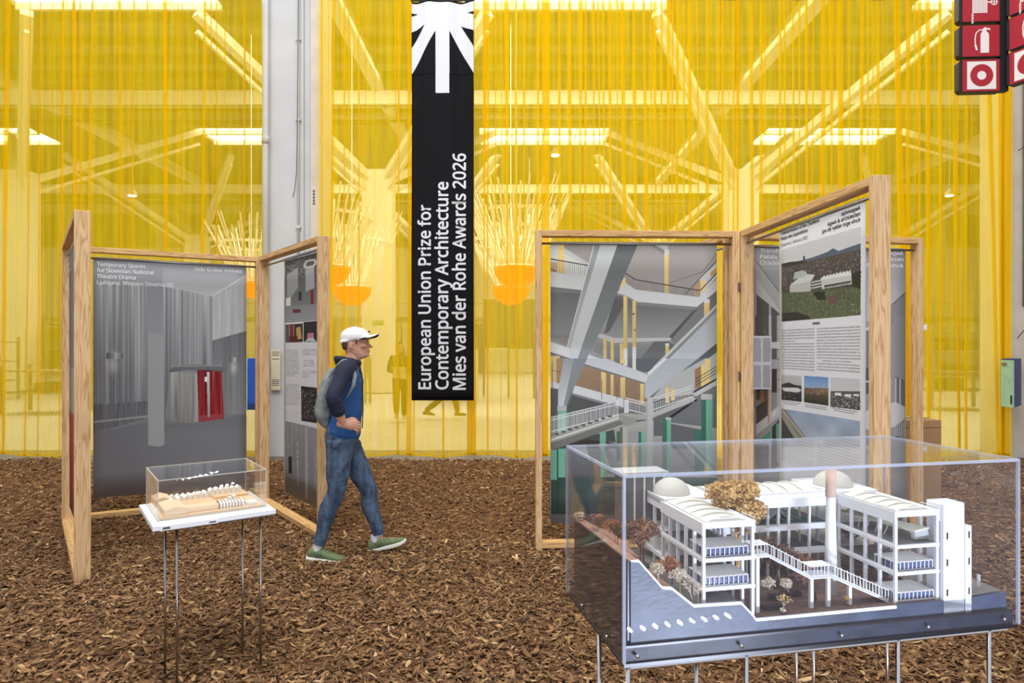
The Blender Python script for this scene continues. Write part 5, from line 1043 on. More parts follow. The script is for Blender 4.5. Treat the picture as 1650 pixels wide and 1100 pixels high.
# stair bridge
SV0, SV1 = .055, .098
def flight(P_):
    n = len(P_)
    for (a_, b_) in zip(P_, P_[1:]):
        for v in (SV0, SV1-.002): MB().prism([(a_[0], a_[1]-.010), (b_[0], b_[1]-.010), (b_[0], b_[1]), (a_[0], a_[1])], v, v+.002).build('stair_beam', W_, md)
        MB().prism([(a_[0], a_[1]-.006), (b_[0], b_[1]-.006), (b_[0], b_[1]-.002), (a_[0], a_[1]-.002)], SV0, SV1).build('stair_deck', W_, md)
        MB().prism([(a_[0], a_[1]+.026), (b_[0], b_[1]+.026), (b_[0], b_[1]+.0285), (a_[0], a_[1]+.0285)], SV0, SV1 if abs(a_[1]-b_[1]) < .003 else SV0+.012).build('stair_canopy', W_, md)
        m_ = max(2, int((b_[0]-a_[0])/.0105))
        for i in range(m_+1):
            u = a_[0]+(b_[0]-a_[0])*i/m_; z = a_[1]+(b_[1]-a_[1])*i/m_; MB().box(u-.0009, u+.0009, SV0, SV0+.002, z, z+.027).build('baluster', W_, md)
        for i in range(1, m_, 2):
            u = a_[0]+(b_[0]-a_[0])*i/m_; z = a_[1]+(b_[1]-a_[1])*i/m_; MB().bar((u, SV1-.02, z), (u+.012, SV1-.001, z+.026), .0015, .0015).build('brace', W_, md)
flight([(LU1-.002, 1.008), (.462, 1.008), (.600, .934), (.668, .934), (.862, .846)])
for (u, zt_) in ((.432, 1.0), (.607, .925), (.663, .925), (.735, .895)): MB().box(u-.005, u+.005, SV0+.004, SV0+.014, G-.002, zt_).build('stair_column', W_, md)
# chimney, tower
MB().lathe([(.021, 0), (.016, .16), (.0135, .30), (.0125, .345)], (.735, .145, G), 20).build('chimney', M['model_white'], md, True); 
MB().lathe([(.0155, .30), (.0150, .385), (.0118, .385), (.0118, .37)], (.735, .145, G), 20).build('chimney_top', M['model_pink'], md, True)
tw = MB().box(RU1+.002, 1.098, .022, .085, .797, 1.128).build('tower', W_, md, bevel=.0008)
MB().box(RU1+.002, 1.098, .022, .024, 1.128, 1.132).box(RU1+.002, 1.098, .083, .085, 1.128, 1.132).box(1.096, 1.098, .022, .085, 1.128, 1.132).build('tower_parapet', W_, tw)
ts = MB().box(1.10, 1.124, .022, .06, .797, 1.062).build('side_tower', W_, md, bevel=.0008)
for z in (1.035, .955, .865): MB().box(1.034, 1.0385, .0205, .0225, z-.010, z+.010).build('tower_window', M['base_black'], tw); MB().box(1.112, 1.116, .0205, .0225, z-.010, z+.010).build('tower_window', M['base_black'], ts)
MB().box(1.165, 1.171, .07, .08, .85, .91).build('gate_post', W_, md); MB().box(1.205, 1.207, .07, .08, .85, .89).build('gate_post', W_, md); MB().box(1.10, 1.19, .09, .094, .852, .862).build('yard_kerb', W_, md)
MB().box(.16, .33, .43, .53, 1.172, 1.18).build('rear_roof', W_, md); MB().box(.17, .32, .44, .52, 1.0, 1.172).build('rear_block', M['model_floor'], md)
for i in range(5): MB().box(.172+i*.035, .178+i*.035, .436, .44, 1.0, 1.172).build('column', W_, md)
# courtyard blocks
for (u, v, w_, d_, h_) in ((.455, .065, .06, .02, .012), (.52, .12, .05, .02, .018), (.57, .14, .06, .02, .014)): MB().box(u, u+w_, v, v+d_, G, G+h_).build('planter', M['dark_box'], md)
for (u, v) in ((.648, .10), (.556, .2)): MB().lathe([(.004, 0), (.003, .02), (.001, .03)], (u, v, G), 8).build('figurine', M['bark'], md)
# dried plants
def plant(u, v, z, h, r, leaf, seed, dens=60, stem='bark', lean=0.0, spr=.75):
    rg = random.Random(seed); tips = []; mb = MB()
    def br(p, d, L_, rad, lev):
        q_ = p+d*L_; mb.tube([p, p+d*L_*.5+Vector((rg.uniform(-1, 1), rg.uniform(-1, 1), 0))*L_*.06, q_], [rad, rad*.8, rad*.6], 4, False); tips.append(q_)
        if lev:
            for _ in range(3): br(q_, (d+Vector((rg.uniform(-1, 1), rg.uniform(-1, 1), rg.uniform(-.3, .6)))*spr).normalized(), L_*.62, rad*.6, lev-1)
    br(Vector((u, v, z-.003)), Vector((lean, 0, 1)).normalized(), h*.38, h*.022, 3)
    o = mb.build('dried_plant', M[stem], md)
    lf = MB(); cz = z+h*.72
    for _ in range(int(dens*2.2)):
        tp = rg.choice(tips[4:]); s_ = (.0022+h*.008)*rg.uniform(.8, 1.8); c_ = tp+Vector((rg.uniform(-1, 1), rg.uniform(-1, 1), rg.uniform(-1, 1)))*min(h*.11, .019)
        a_ = [Vector((rg.uniform(-1, 1), rg.uniform(-1, 1), rg.uniform(-1, 1))).normalized()*s_ for _ in range(4)]
        lf.add([c_+q_ for q_ in a_], [(0, 1, 2), (0, 2, 3), (0, 3, 1), (1, 3, 2)])
    lf.build('dry_foliage', M[leaf], o)['kind'] = 'stuff'; return o
for a_ in ((.035, .50, .995, .05, .02, 'dry_pale', 1, 120), (.055, .36, 1.0, .075, .03, 'dry_rust', 2, 420, 'dry_rust'), (.075, .24, 1.0, .06, .03, 'dry_green', 3, 260), (.09, .30, .98, .09, .03, 'dry_rust', 31, 300, 'dry_rust'),
    (.115, .16, .965, .135, .05, 'dry_brown', 4, 800), (.15, .22, .95, .14, .05, 'dry_brown', 41, 700), (.095, .085, .955, .05, .02, 'dry_green', 5, 200), (.118, .042, .952, .06, .03, 'dry_pale', 6, 420, 'strip_white'), (.165, .10, .93, .085, .03, 'dry_rust', 7, 300, 'dry_rust'), (.19, .055, .915, .075, .03, 'dry_pale', 8, 260, 'dry_gold'), (.205, .14, .91, .08, .03, 'dry_rust', 9, 240),
    (.236, .040, .892, .055, .02, 'dry_pale', 10, 30, 'dry_pale'), (.222, .045, .892, .075, .02, 'dry_pale', 101, 24, 'dry_pale', -.25),
    (.435, .17, .87, .36, .06, 'dry_gold', 11, 1900, 'dry_gold', 0, .30), (.452, .19, .87, .30, .06, 'dry_gold', 12, 1200, 'dry_gold', 0, .3), (.51, .13, G, .075, .04, 'dry_pale', 13, 260, 'bark'), (.575, .20, G, .175, .05, 'dry_plum', 14, 700), (.60, .22, G, .14, .05, 'dry_plum', 15, 500), (.61, .15, G, .085, .05, 'dry_plum', 16, 520), (.57, .12, G, .07, .04, 'dry_pale', 161, 240, 'bark'), (.66, .20, G, .115, .05, 'dry_brown', 17, 620), (.70, .22, G, .10, .05, 'dry_brown', 18, 500),
    (.505, .045, G, .06, .02, 'dry_gold', 19, 34, 'dry_pale'), (.498, .040, G, .018, .02, 'dry_pale', 20, 90), (.72, .06, G, .03, .02, 'dry_gold', 21, 60), (1.02, .42, .86, .18, .05, 'dry_gold', 22, 700, 'dry_gold'), (.98, .36, .86, .16, .05, 'dry_rust', 221, 500), (1.12, .14, .852, .10, .04, 'dry_pale', 23, 420, 'dry_pale'), (1.135, .19, .852, .13, .04, 'dry_pale', 24, 420, 'dry_pale'), (.93, .20, G, .05, .03, 'dry_rust', 25, 160)):
    plant(*a_)
# ------------------------------------------------------------------ the small case
SX, SY, SA, SL, SWd, SZ, ST = -1.649, 3.0312, .6243, .4917, .4172, .79, .9818
st = thing('steel_leg_stand', 'small white topped stand on four thin steel legs, left of the man', 'stand', (SX, SY, 0), SA)
MB().box(-.030, .515, -.083, .43, SZ-.022, SZ).build('stand_top', M['white_board'], st, bevel=.001)
MB().box(-.012, .505, -.065, .41, SZ-.030, SZ-.022).build('under_board', M['grey_under'], st)
for (u, v) in ((.075, -.04), (.455, -.03), (.045, .10), (.40, .10)): MB().tube([(u, v, -.03), (u, v, SZ-.03)], .0055, 12).build('leg', M['steel'], st, True)
MB().tube([(.075, -.04, SZ-.036), (.455, -.03, SZ-.036)], .005, 8).build('leg_rail', M['steel'], st)
lb = MB().box(.0, .245, -.088, -.083, SZ-.024, SZ-.003).build('label_holder', M['white_board'], st); MB().box(.205, .235, -.0892, -.088, SZ-.018, SZ-.012).box(.01, .04, -.0892, -.088, SZ-.018, SZ-.008).build('label_text', M['ink_grey'], lb)
cs = thing('acrylic_case', 'small clear acrylic case over the pale timber model, left', 'case', (SX, SY, 0), SA)
acrylic_case(cs, SL, SWd, SZ, ST, .005, 'acrylic_edge_clear')
tm = thing('timber_model', 'pale timber site model with gabled hall and long sheds, in the small acrylic case', 'model', (SX, SY, 0), SA)
MB().box(.012, .480, .012, .405, SZ+.001, SZ+.012).build('base_board', M['model_beech_light'], tm); MB().box(.10, .44, .16, .37, SZ+.012, SZ+.013).build('yard', M['model_beech'], tm)
def gable(u0, u1, v0, v1, z0, e, r, name, m_):
    c_ = (u0+u1)/2; MB().prism([(u0, z0), (u1, z0), (u1, e), (c_, r), (u0, e)], v0, v1).build(name, m_, tm)
b0 = SZ+.012
gable(.030, .130, .022, .23, b0, b0+.030, b0+.040, 'gabled_hall', M['model_beech_light'])
gable(.020, .095, .25, .39, b0, b0+.035, b0+.048, 'rear_hall', M['model_beech_light'])
MB().box(.130, .272, .035, .115, b0, b0+.026).build('flat_hall', M['model_beech_light'], tm)
for i in range(8):
    u = .278+i*.0145; P_ = [(.035, 0), (.035, .024), (.05, .031), (.075, .033), (.10, .030), (.115, .022), (.115, 0)]
    o = MB().prism([(p_[0], b0+p_[1]) for p_ in P_], 0, .0115).build('arched_bay', M['model_paper'], tm)
    for v_ in o.data.vertices: x_, y_ = v_.co.x, v_.co.y; v_.co.x, v_.co.y = u+y_, x_
    o.data.flip_normals()
    o2 = MB().tube([(u-.001, p_[0], b0+p_[1]+.0005) for p_ in P_], .0012, 5).build('bay_rib', M['bark'], tm)
MB().box(.405, .455, .03, .09, b0, b0+.016).build('paper_pavilion', M['model_paper'], tm)
for i in range(13):
    u = .10+i*.027; gable(u, u+.025, .335, .385, b0, b0+.024+(.012 if i > 6 else 0), b0+.034+(.012 if i > 6 else 0), 'shed_bay', M['model_paper'])
for i in range(3): MB().box(.33+i*.02, .345+i*.02, .17+.008*(i % 2), .20+.01*i, b0+.001, b0+.014+.007*i).build('paper_block', M['model_paper'], tm)
for i in range(4): MB().lathe([(.003, 0), (.007, .008), (.004, .014)], (.30+i*.012, .16+.01*(i % 2), b0), 8).build('small_tree', M['dry_rust'], tm)
MB().box(.30, .47, .27, .40, b0, b0+.012).build('terrace', M['model_beech'], tm)
# ================================================================== PEOPLE
for n_, c_, r_ in (('skin', (206, 154, 130), .5), ('skin_shadow', (196, 130, 112), .6), ('hair_brown', (84, 62, 46), .8), ('eye_white', (230, 228, 224), .3), ('eye_dark', (46, 44, 44), .3), ('cap_white', (236, 236, 240), .75), ('cap_black', (26, 26, 32), .8),
        ('jacket_navy', (30, 34, 56), .85), ('jacket_blue', (30, 80, 140), .8), ('bag_grey', (132, 140, 140), .75), ('bag_dark', (70, 76, 78), .8), ('sock', (206, 206, 212), .9), ('shoe_green', (104, 120, 84), .85), ('shoe_sole', (228, 228, 216), .7), ('shoe_dark', (66, 78, 58), .8), ('lips', (200, 128, 118), .5),
        ('coat_olive', (92, 88, 60), .9), ('coat_dark', (60, 58, 50), .9), ('tote_cream', (206, 198, 160), .9)):
    mat(n_, c_, r_, var=.10 if n_.startswith(('bag', 'shoe_green', 'coat')) else 0, scale=25)
mat('denim', (84, 104, 128), .9, scale=22, stretch=(1, 1, .35), col2=(48, 62, 86), bump=.3, bscale=120)
def ell(c, t, a_axis, ra, rb, n=20):
    t = t.normalized(); a = (a_axis-t*a_axis.dot(t)).normalized(); b = t.cross(a)
    return [c+a*(math.cos(2*PI*k_/n)*ra)+b*(math.sin(2*PI*k_/n)*rb) for k_ in range(n)]
def limb(mb, pts, rad, axis=(1, 0, 0), n=20, sub=4, capend=True):
    """smooth tapered limb through the joints; rad = [(r along axis, r across)]"""
    P = [Vector(p) for p in pts]; m_ = len(P); ring = []
    def cr(a, b, c, d, u): return .5*((2*b)+(c-a)*u+(2*a-5*b+4*c-d)*u*u+(3*b-a-3*c+d)*u*u*u)
    path = []; R = []
    for i in range(m_-1):
        for k_ in range(sub):
            u = k_/sub; path.append(Vector([cr(P[max(i-1, 0)][j], P[i][j], P[i+1][j], P[min(i+2, m_-1)][j], u) for j in range(3)]))
            e_ = u*u*(3-2*u); R.append((rad[i][0]*(1-e_)+rad[i+1][0]*e_, rad[i][1]*(1-e_)+rad[i+1][1]*e_))
    path.append(P[-1]); R.append(rad[-1])
    ax = Vector(axis); out = []
    for i, p in enumerate(path):
        t = path[min(i+1, len(path)-1)]-path[max(i-1, 0)]; out.append(ell(p, t, ax, R[i][0], R[i][1], n))
    if capend:
        for end, sgn in ((0, -1), (-1, 1)):
            p = path[end]; t = (path[1]-path[0] if end == 0 else path[-1]-path[-2]).normalized()*sgn; r_ = min(R[end])
            extra = [ell(p+t*r_*math.sin(a_)*.9, t*sgn, ax, R[end][0]*math.cos(a_), R[end][1]*math.cos(a_), n) for a_ in (.5, 1.0, 1.4)]
            out = (extra[::-1]+out) if end == 0 else (out+extra)
    mb.loft(out)
def fuse(mb, name, m_, parent, voxel=.006, smooth=4, fac=.5):
    o = mb.build('tmp', None, None); rm = o.modifiers.new('r', 'REMESH'); rm.mode = 'VOXEL'; rm.voxel_size = voxel
    sm = o.modifiers.new('s', 'SMOOTH'); sm.iterations = smooth; sm.factor = fac
    dg = bpy.context.evaluated_depsgraph_get(); me_ = bpy.data.meshes.new_from_object(o.evaluated_get(dg)); COL.objects.unlink(o); bpy.data.objects.remove(o)
    me_.polygons.foreach_set('use_smooth', [True]*len(me_.polygons)); me_.name = name; me_.materials.clear(); me_.materials.append(m_)
    o = bpy.data.objects.new(name, me_); COL.objects.link(o); o.parent = parent; return o
# --- the walking man: world placement, +X is the way he faces, his right side towards the viewer
MY = 4.95
def mp(px, py, dy=0.0): return at(px, py, MY+dy)      # joints in his own plane, dy = sideways
man = thing('person', 'man in white cap, blue and navy jacket and jeans walking right, hand on hip', 'person', (0, 0, 0))
J = dict(neck0=mp(566, 588), neck1=mp(573, 566), chest=mp(562, 607), waist=mp(559, 655), hip=mp(553, 702),
         shR=mp(556, 597, -.165), elR=mp(537, 640, -.30), wrR=mp(553, 683, -.215), shL=mp(562, 598, .165), elL=mp(545, 642, .29), wrL=mp(560, 682, .20),
         hpR=mp(548, 716, -.085), knR=mp(541, 795, -.10), anR=mp(512, 880, -.12), hpL=mp(559, 716, .085), knL=mp(594, 790, .09), anL=mp(611, 864, .10))
def head_mesh(mb, k_=1.0):
    hx = mp(575, 0).x
    prof = [(1.512, .030, -.030, .040), (1.528, .078, -.045, .045), (1.540, .092, -.06, .050), (1.556, .093, -.078, .057), (1.575, .088, -.090, .063), (1.600, .089, -.100, .068), (1.622, .086, -.104, .071), (1.640, .082, -.106, .073), (1.655, .089, -.108, .0745), (1.672, .093, -.109, .0755), (1.695, .086, -.104, .074), (1.715, .068, -.090, .066), (1.732, .038, -.062, .048), (1.742, .008, -.03, .02)]
    rings = []
    for z, xf, xb, w_ in prof:
        c_ = (xf+xb)/2; r_ = (xf-xb)/2; ring = []
        for i in range(28):
            a = 2*PI*i/28; ca, sa = math.cos(a), math.sin(a); sx = abs(ca)**.86*(1 if ca > 0 else -1)
            front = max(ca, 0); ww = w_*(1-.20*front**2); ring.append((hx+c_+r_*sx, MY+ww*sa, z))
        rings.append(ring)
    mb.loft(rings)
    # nose, lips, chin, brow, ears
    mb.add([(hx+.080, MY, 1.650), (hx+.086, MY-.013, 1.602), (hx+.086, MY+.013, 1.602), (hx+.120, MY, 1.606), (hx+.112, MY, 1.618), (hx+.085, MY, 1.594), (hx+.06, MY, 1.62)], [(0, 1, 4), (0, 4, 2), (1, 3, 4), (4, 3, 2), (1, 5, 3), (3, 5, 2), (0, 6, 1), (0, 2, 6), (1, 6, 5), (5, 6, 2)])
    mb.ball((hx+.109, MY, 1.606), .010, .012, .009); mb.ball((hx+.092, MY-.012, 1.603), .010, .007, .008); mb.ball((hx+.092, MY+.012, 1.603), .010, .007, .008)
    mb.ball((hx+.090, MY, 1.578), .011, .022, .006); mb.ball((hx+.088, MY, 1.567), .011, .020, .007); mb.ball((hx+.083, MY, 1.543), .016, .020, .013)
    for s_ in (-1, 1):
        mb.ball((hx+.078, MY+s_*.028, 1.664), .013, .022, .005); mb.ball((hx+.056, MY+s_*.045, 1.615), .03, .02, .022)
        mb.ball((hx-.028, MY+s_*.074, 1.622), .018, .007, .031, R=Matrix.Rotation(.15, 3, 'Y')); mb.ball((hx-.020, MY+s_*.070, 1.60), .010, .007, .014)
    limb(mb, [J['neck0']+Vector((-.01, 0, -.03)), J['neck1']+Vector((-.012, 0, 0)), mp(571, 556)], [(.062, .060), (.056, .054), (.055, .050)])
def hand(mb, w, palm_dir, side):
    """fist-like hand resting on the hip: palm from the wrist w along palm_dir, fingers curling down"""
    pd = palm_dir.normalized(); out = Vector((0, side, 0)); dn = pd.cross(out).normalized(); dn = dn if dn.z < 0 else -dn
    limb(mb, [w-pd*.03, w+pd*.02, w+pd*.06, w+pd*.085], [(.021, .026), (.020, .033), (.017, .040), (.014, .036)], axis=out, sub=3)
    for i in range(4):
        o_ = dn*(-.031+.0205*i); L_ = (.036, .040, .038, .030)[i]; k0 = w+pd*.080+o_; k1 = k0+pd*L_*.85+out*.006+dn*.010; k2 = k1+dn*L_*.5-out*.022+pd*.004; k3 = k2-pd*L_*.35-out*.014+dn*.012
        limb(mb, [k0-pd*.012, k0, k1, k2, k3], [(.0085, .0085), (.0084, .0084), (.0080, .0080), (.0074, .0074), (.0065, .0065)], axis=out, n=10, sub=2)
    t0 = w+pd*.022-dn*.028; limb(mb, [t0, t0+pd*.030-dn*.016+out*-.006, t0+pd*.052-dn*.014-out*.016, t0+pd*.066-dn*.004-out*.026], [(.013, .013), (.0115, .0115), (.0095, .0095), (.0075, .0075)], axis=out, n=10, sub=2)
mb = MB(); head_mesh(mb)
limb(mb, [mp(564, 588), J['chest'], J['waist'], J['hip']], [(.05, .09), (.080, .125), (.07, .11), (.07, .11)])
for s_, sd in (('R', -1), ('L', 1)):
    limb(mb, [J['chest']+Vector((0, sd*.08, .03)), J['sh'+s_], J['el'+s_], J['wr'+s_]], [(.03, .03), (.036, .036), (.033, .033), (.022, .027)], axis=(0, 1, 0))
    limb(mb, [J['hip']+Vector((0, sd*.07, 0)), J['hp'+s_], J['kn'+s_], J['an'+s_]], [(.06, .06), (.060, .060), (.036, .036), (.026, .026)])
limb(mb, [J['elR'], J['elR'].lerp(J['wrR'], .35), J['elR'].lerp(J['wrR'], .7), J['wrR']], [(.038, .038), (.042, .040), (.033, .032), (.024, .029)], axis=(0, 1, 0))
hand(mb, J['wrR'], Vector((.085, .030, -.010)), -1); hand(mb, J['wrL'], Vector((.085, -.030, -.010)), 1)
for s_, tp in (('R', Vector((.16, -.01, -.03))), ('L', Vector((.15, .01, .045)))): limb(mb, [J['an'+s_]+Vector((-.02, 0, -.01)), J['an'+s_]+tp*.3+Vector((0, 0, -.045)), J['an'+s_]+tp*.75+Vector((0, 0, -.055))], [(.026, .026), (.024, .02), (.012, .012)], axis=(0, 1, 0))
body = fuse(mb, 'body', M['skin'], man, .0031, 2, .3)
hx = mp(575, 0).x
for s_ in (-1, 1):
    MB().ball((hx+.0725, MY+s_*.0335, 1.6445), .0115, .010, .0085).build('eye', M['eye_white'], man, True); e_ = MB().ball((hx+.0815, MY+s_*.036, 1.6445), .0045, .0055, .0058).build('pupil', M['eye_dark'], man, True)
    MB().ball((hx+.0722, MY+s_*.0335, 1.6500), .0122, .0112, .0060).build('eyelid', M['skin'], man, True)
    MB().tube([(hx+.096, MY+s_*.012, 1.661), (hx+.090, MY+s_*.032, 1.667), (hx+.070, MY+s_*.052, 1.662)], [.0018, .0024, .0014], 6).build('eyebrow', M['hair_brown'], man, True)
MB().tube([(hx+.0985, MY-.0, 1.5725), (hx+.094, MY-.014, 1.5722), (hx+.084, MY-.026, 1.5715)], [.0028, .0026, .0016], 6).build('mouth', M['lips'], man, True)
# hair: back and sides below the cap
mb = MB(); rings = []
for z, xf, xb, w_ in ((1.585, -.055, -.098, .055), (1.60, -.042, -.106, .068), (1.62, -.040, -.112, .0735), (1.645, -.036, -.115, .0765), (1.66, .018, -.116, .078), (1.69, .03, -.112, .078), (1.71, .02, -.10, .074)):
    c_ = (xf+xb)/2; r_ = (xf-xb)/2; rings.append([(hx+c_+r_*math.cos(a), MY+w_*math.sin(a), z) for a in [2*PI*i/28 for i in range(28)]])
mb.loft(rings); mb.box(hx+.006, hx+.020, MY-.0745, MY-.066, 1.625, 1.67).box(hx+.006, hx+.020, MY+.066, MY+.0745, 1.625, 1.67)
fuse(mb, 'hair', M['hair_brown'], man, .0045, 2, .4)
# cap
mb = MB(); rings = []
for z, xf, xb, w_ in ((1.628, -.06, -.125, .060), (1.645, .0, -.126, .080), (1.664, .095, -.124, .086), (1.68, .102, -.124, .088), (1.70, .097, -.120, .086), (1.722, .083, -.108, .078), (1.742, .055, -.083, .060), (1.755, .02, -.048, .034), (1.758, .0, -.025, .012)):
    c_ = (xf+xb)/2; r_ = (xf-xb)/2; rings.append([(hx+c_+r_*math.cos(a), MY+w_*math.sin(a), z) for a in [2*PI*i/32 for i in range(32)]])
mb.loft(rings); cap = fuse(mb, 'cap', M['cap_white'], man, .005, 3, .5)
def bill(off, m_, nm, th):
    P_ = []; n2 = 14
    for k_ in (0, 1):
        for i in range(n2+1):
            a = PI*(i/n2)-PI/2; yy_ = math.sin(a)*.082
            rr = .075+.080*math.cos(a)**.8 if k_ else .075*math.cos(a)*.8+.012
            x_ = hx+.010+rr; z_b = 1.676+.006*(1-abs(math.sin(a)))-.022*abs(math.sin(a))**2+(.004 if k_ == 0 else .020)
            P_.append((x_, MY+yy_, z_b+off))
    n3 = n2+1; V = P_+[(x, y, z+th) for x, y, z in P_]; F_ = []
    for i in range(n2): F_ += [(i, i+1, n3+i+1, n3+i), (2*n3+i, 3*n3+i, 3*n3+i+1, 2*n3+i+1), (n3+i, n3+i+1, 3*n3+i+1, 3*n3+i), (i+1, i, 2*n3+i, 2*n3+i+1)]
    return MB().add(V, F_).build(nm, m_, cap, True)
bill(0, M['cap_white'], 'bill', .006); bill(-.003, M['cap_black'], 'bill_underside', .003)
MB().ball((hx-.012, MY, 1.760), .007, .007, .004).build('button', M['cap_white'], cap, True); MB().ball((hx+.095, MY-.010, 1.722), .010, .012, .006).build('front_mark', M['cap_black'], cap, True)
# jacket body, sleeves, hood
mb = MB()
limb(mb, [mp(565, 592), mp(561, 612), mp(560, 640), mp(559, 668), mp(554, 696)], [(.070, .125), (.110, .170), (.112, .160), (.110, .148), (.128, .160)], sub=5)
for sd in (-1, 1): limb(mb, [mp(562, 605, sd*.06), mp(558, 600, sd*.13)], [(.085, .07), (.07, .06)], axis=(1, 0, 0))
jk = fuse(mb, 'jacket', M['jacket_blue'], man, .007, 5, .5)
for s_, sd in (('R', -1), ('L', 1)):
    mb = MB(); e1 = J['el'+s_].lerp(J['wr'+s_], .52)
    limb(mb, [mp(566, 590, sd*.08), J['sh'+s_]+Vector((0, 0, .004)), J['sh'+s_].lerp(J['el'+s_], .5), J['el'+s_], e1], [(.055, .055), (.066, .068), (.058, .057), (.055, .053), (.046, .045)], axis=(0, 1, 0), sub=5, capend=False)
    for k_ in range(3): q = J['el'+s_].lerp(e1, .25+.3*k_); limb(mb, [q, q+(e1-J['el'+s_])*.12], [(.058, .056), (.054, .052)], axis=(0, 1, 0), sub=2)
    fuse(mb, 'sleeve', M['jacket_navy'], jk, .006, 4, .5)
mb = MB()
for k_ in range(3): mb.loft([[Vector((mp(563-k_*3, 0).x+(.078+.012*math.cos(b))*math.cos(a)*1.0, MY+(.082+.015*math.cos(b))*math.sin(a), mp(0, 583-k_*2).z+.0+.022*math.sin(b)+.30*(.078*math.cos(a))*(-.35))) for a in [2*PI*i/24 for i in range(24)]] for b in [2*PI*j/9 for j in range(10)]], False)
mb.ball(mp(551, 582), .055, .085, .038, R=Matrix.Rotation(-.4, 3, 'Y')); limb(mb, [mp(574, 580), mp(580, 600)], [(.02, .03), (.014, .022)])
fuse(mb, 'hood', M['jacket_navy'], jk, .006, 3, .5)
MB().tube([mp(583.0, 600), mp(584.5, 630), mp(585, 660), mp(583.5, 690)], .004, 6).build('zip', M['jacket_navy'], jk, True)
# jeans
mb = MB()
limb(mb, [mp(552, 690), mp(551, 712), mp(555, 730)], [(.118, .150), (.122, .155), (.085, .12)])
for s_, sd in (('R', -1), ('L', 1)):
    h_, k_, a_ = J['hp'+s_], J['kn'+s_], J['an'+s_]; m1 = h_.lerp(k_, .5); c1 = k_.lerp(a_, .32)+Vector((-.018, 0, 0)); hem = k_.lerp(a_, .96)
    limb(mb, [h_+Vector((0, 0, .04)), h_, m1, k_, c1, k_.lerp(a_, .7), hem], [(.10, .085), (.105, .088), (.088, .080), (.066, .064), (.066, .062), (.052, .050), (.046, .045)], sub=5, capend=False)
jn = fuse(mb, 'jeans', M['denim'], man, .0065, 3, .5)
dsp = jn.modifiers.new('folds', 'DISPLACE'); tx = bpy.data.textures.new('folds', 'CLOUDS'); tx.noise_scale = .05; dsp.texture = tx; dsp.strength = .012; dsp.mid_level = .5
dj = jk.modifiers.new('folds', 'DISPLACE'); tx2 = bpy.data.textures.new('folds2', 'CLOUDS'); tx2.noise_scale = .09; dj.texture = tx2; dj.strength = .014; dj.mid_level = .5
MB().tube([J['hpR']+Vector((-.045, -.082, .01)), J['hpR']+Vector((-.02, -.096, -.02)), J['hpR']+Vector((.015, -.094, .0)), J['hpR']+Vector((.03, -.088, .03))], .0022, 6).build('pocket_seam', M['jacket_navy'], jn, True)
# shoes
def shoe(an, yaw, pitch, lbl):
    R = Matrix.Rotation(yaw, 3, 'Z') @ Matrix.Rotation(-pitch, 3, 'Y'); heel = an+Vector((0, 0, -.062))
    def T(x, y, z): return heel+(R @ Vector((x, y, z)))
    up = [(-.075, .026, -.005, .050), (-.068, .034, -.006, .066), (-.04, .037, -.006, .074), (0, .038, -.006, .078), (.035, .039, -.006, .070), (.075, .043, -.006, .054), (.12, .046, -.006, .042), (.165, .042, -.004, .032), (.195, .030, 0, .022), (.207, .014, .004, .014)]
    mb = MB(); mb.loft([[T(x, w_*math.cos(a)*(1 if abs(math.cos(a)) < .9 else 1), z0+(z1-z0)*(.5+.5*math.sin(a))) for a in [2*PI*i/20 for i in range(20)]] for x, w_, z0, z1 in up])
    o = fuse(mb, 'shoe', M['shoe_green'], man, .004, 3, .5)
    so_ = [(-.083, .026, .014), (-.076, .036, .002), (-.03, .041, -.002), (.03, .040, .004), (.085, .046, .0), (.13, .050, .0), (.18, .042, .004), (.208, .026, .010), (.217, .010, .016)]
    n = len(so_); V = []
    for x, w_, dz in so_:
        for y, z in ((-w_, -.024+dz), (w_, -.024+dz), (w_*1.04, .004+dz*.4), (-w_*1.04, .004+dz*.4)): V.append(T(x, y, z))
    F_ = [(0, 1, 2, 3), (4*n-1, 4*n-2, 4*n-3, 4*n-4)]
    for i in range(n-1):
        for k_ in range(4): F_.append((4*i+k_, 4*i+4+k_, 4*i+4+(k_+1) % 4, 4*i+(k_+1) % 4))
    s = MB().add(V, F_).build('sole', M['shoe_sole'], o, True, .004)
    st_ = MB()
    for i in range(3): st_.obox(T(.0+i*.022, -.0435, .012), R @ Vector((.010, 0, 0)), R @ Vector((0, .004, 0)), R @ Vector((-.020, .006, .030)))
    st_.build('side_stripe', M['shoe_dark'], o)
    for i in range(4): MB().tube([T(.035+i*.02, -.022, .066-i*.006), T(.038+i*.02, 0, .073-i*.007), T(.035+i*.02, .022, .066-i*.006)], .0028, 6).build('lace', M['shoe_green'], o, True)
    mb = MB(); limb(mb, [T(-.01, 0, .05), T(-.012, 0, .085), an+Vector((0, 0, .05))], [(.036, .034), (.034, .032), (.036, .034)], axis=(1, 0, 0)); mb.build('sock', M['sock'], o, True)
shoe(J['anR']+Vector((.002, 0, -.020)), -.05, -.10, 'R'); shoe(J['anL']+Vector((-.002, 0, -.022)), .05, .26, 'L')
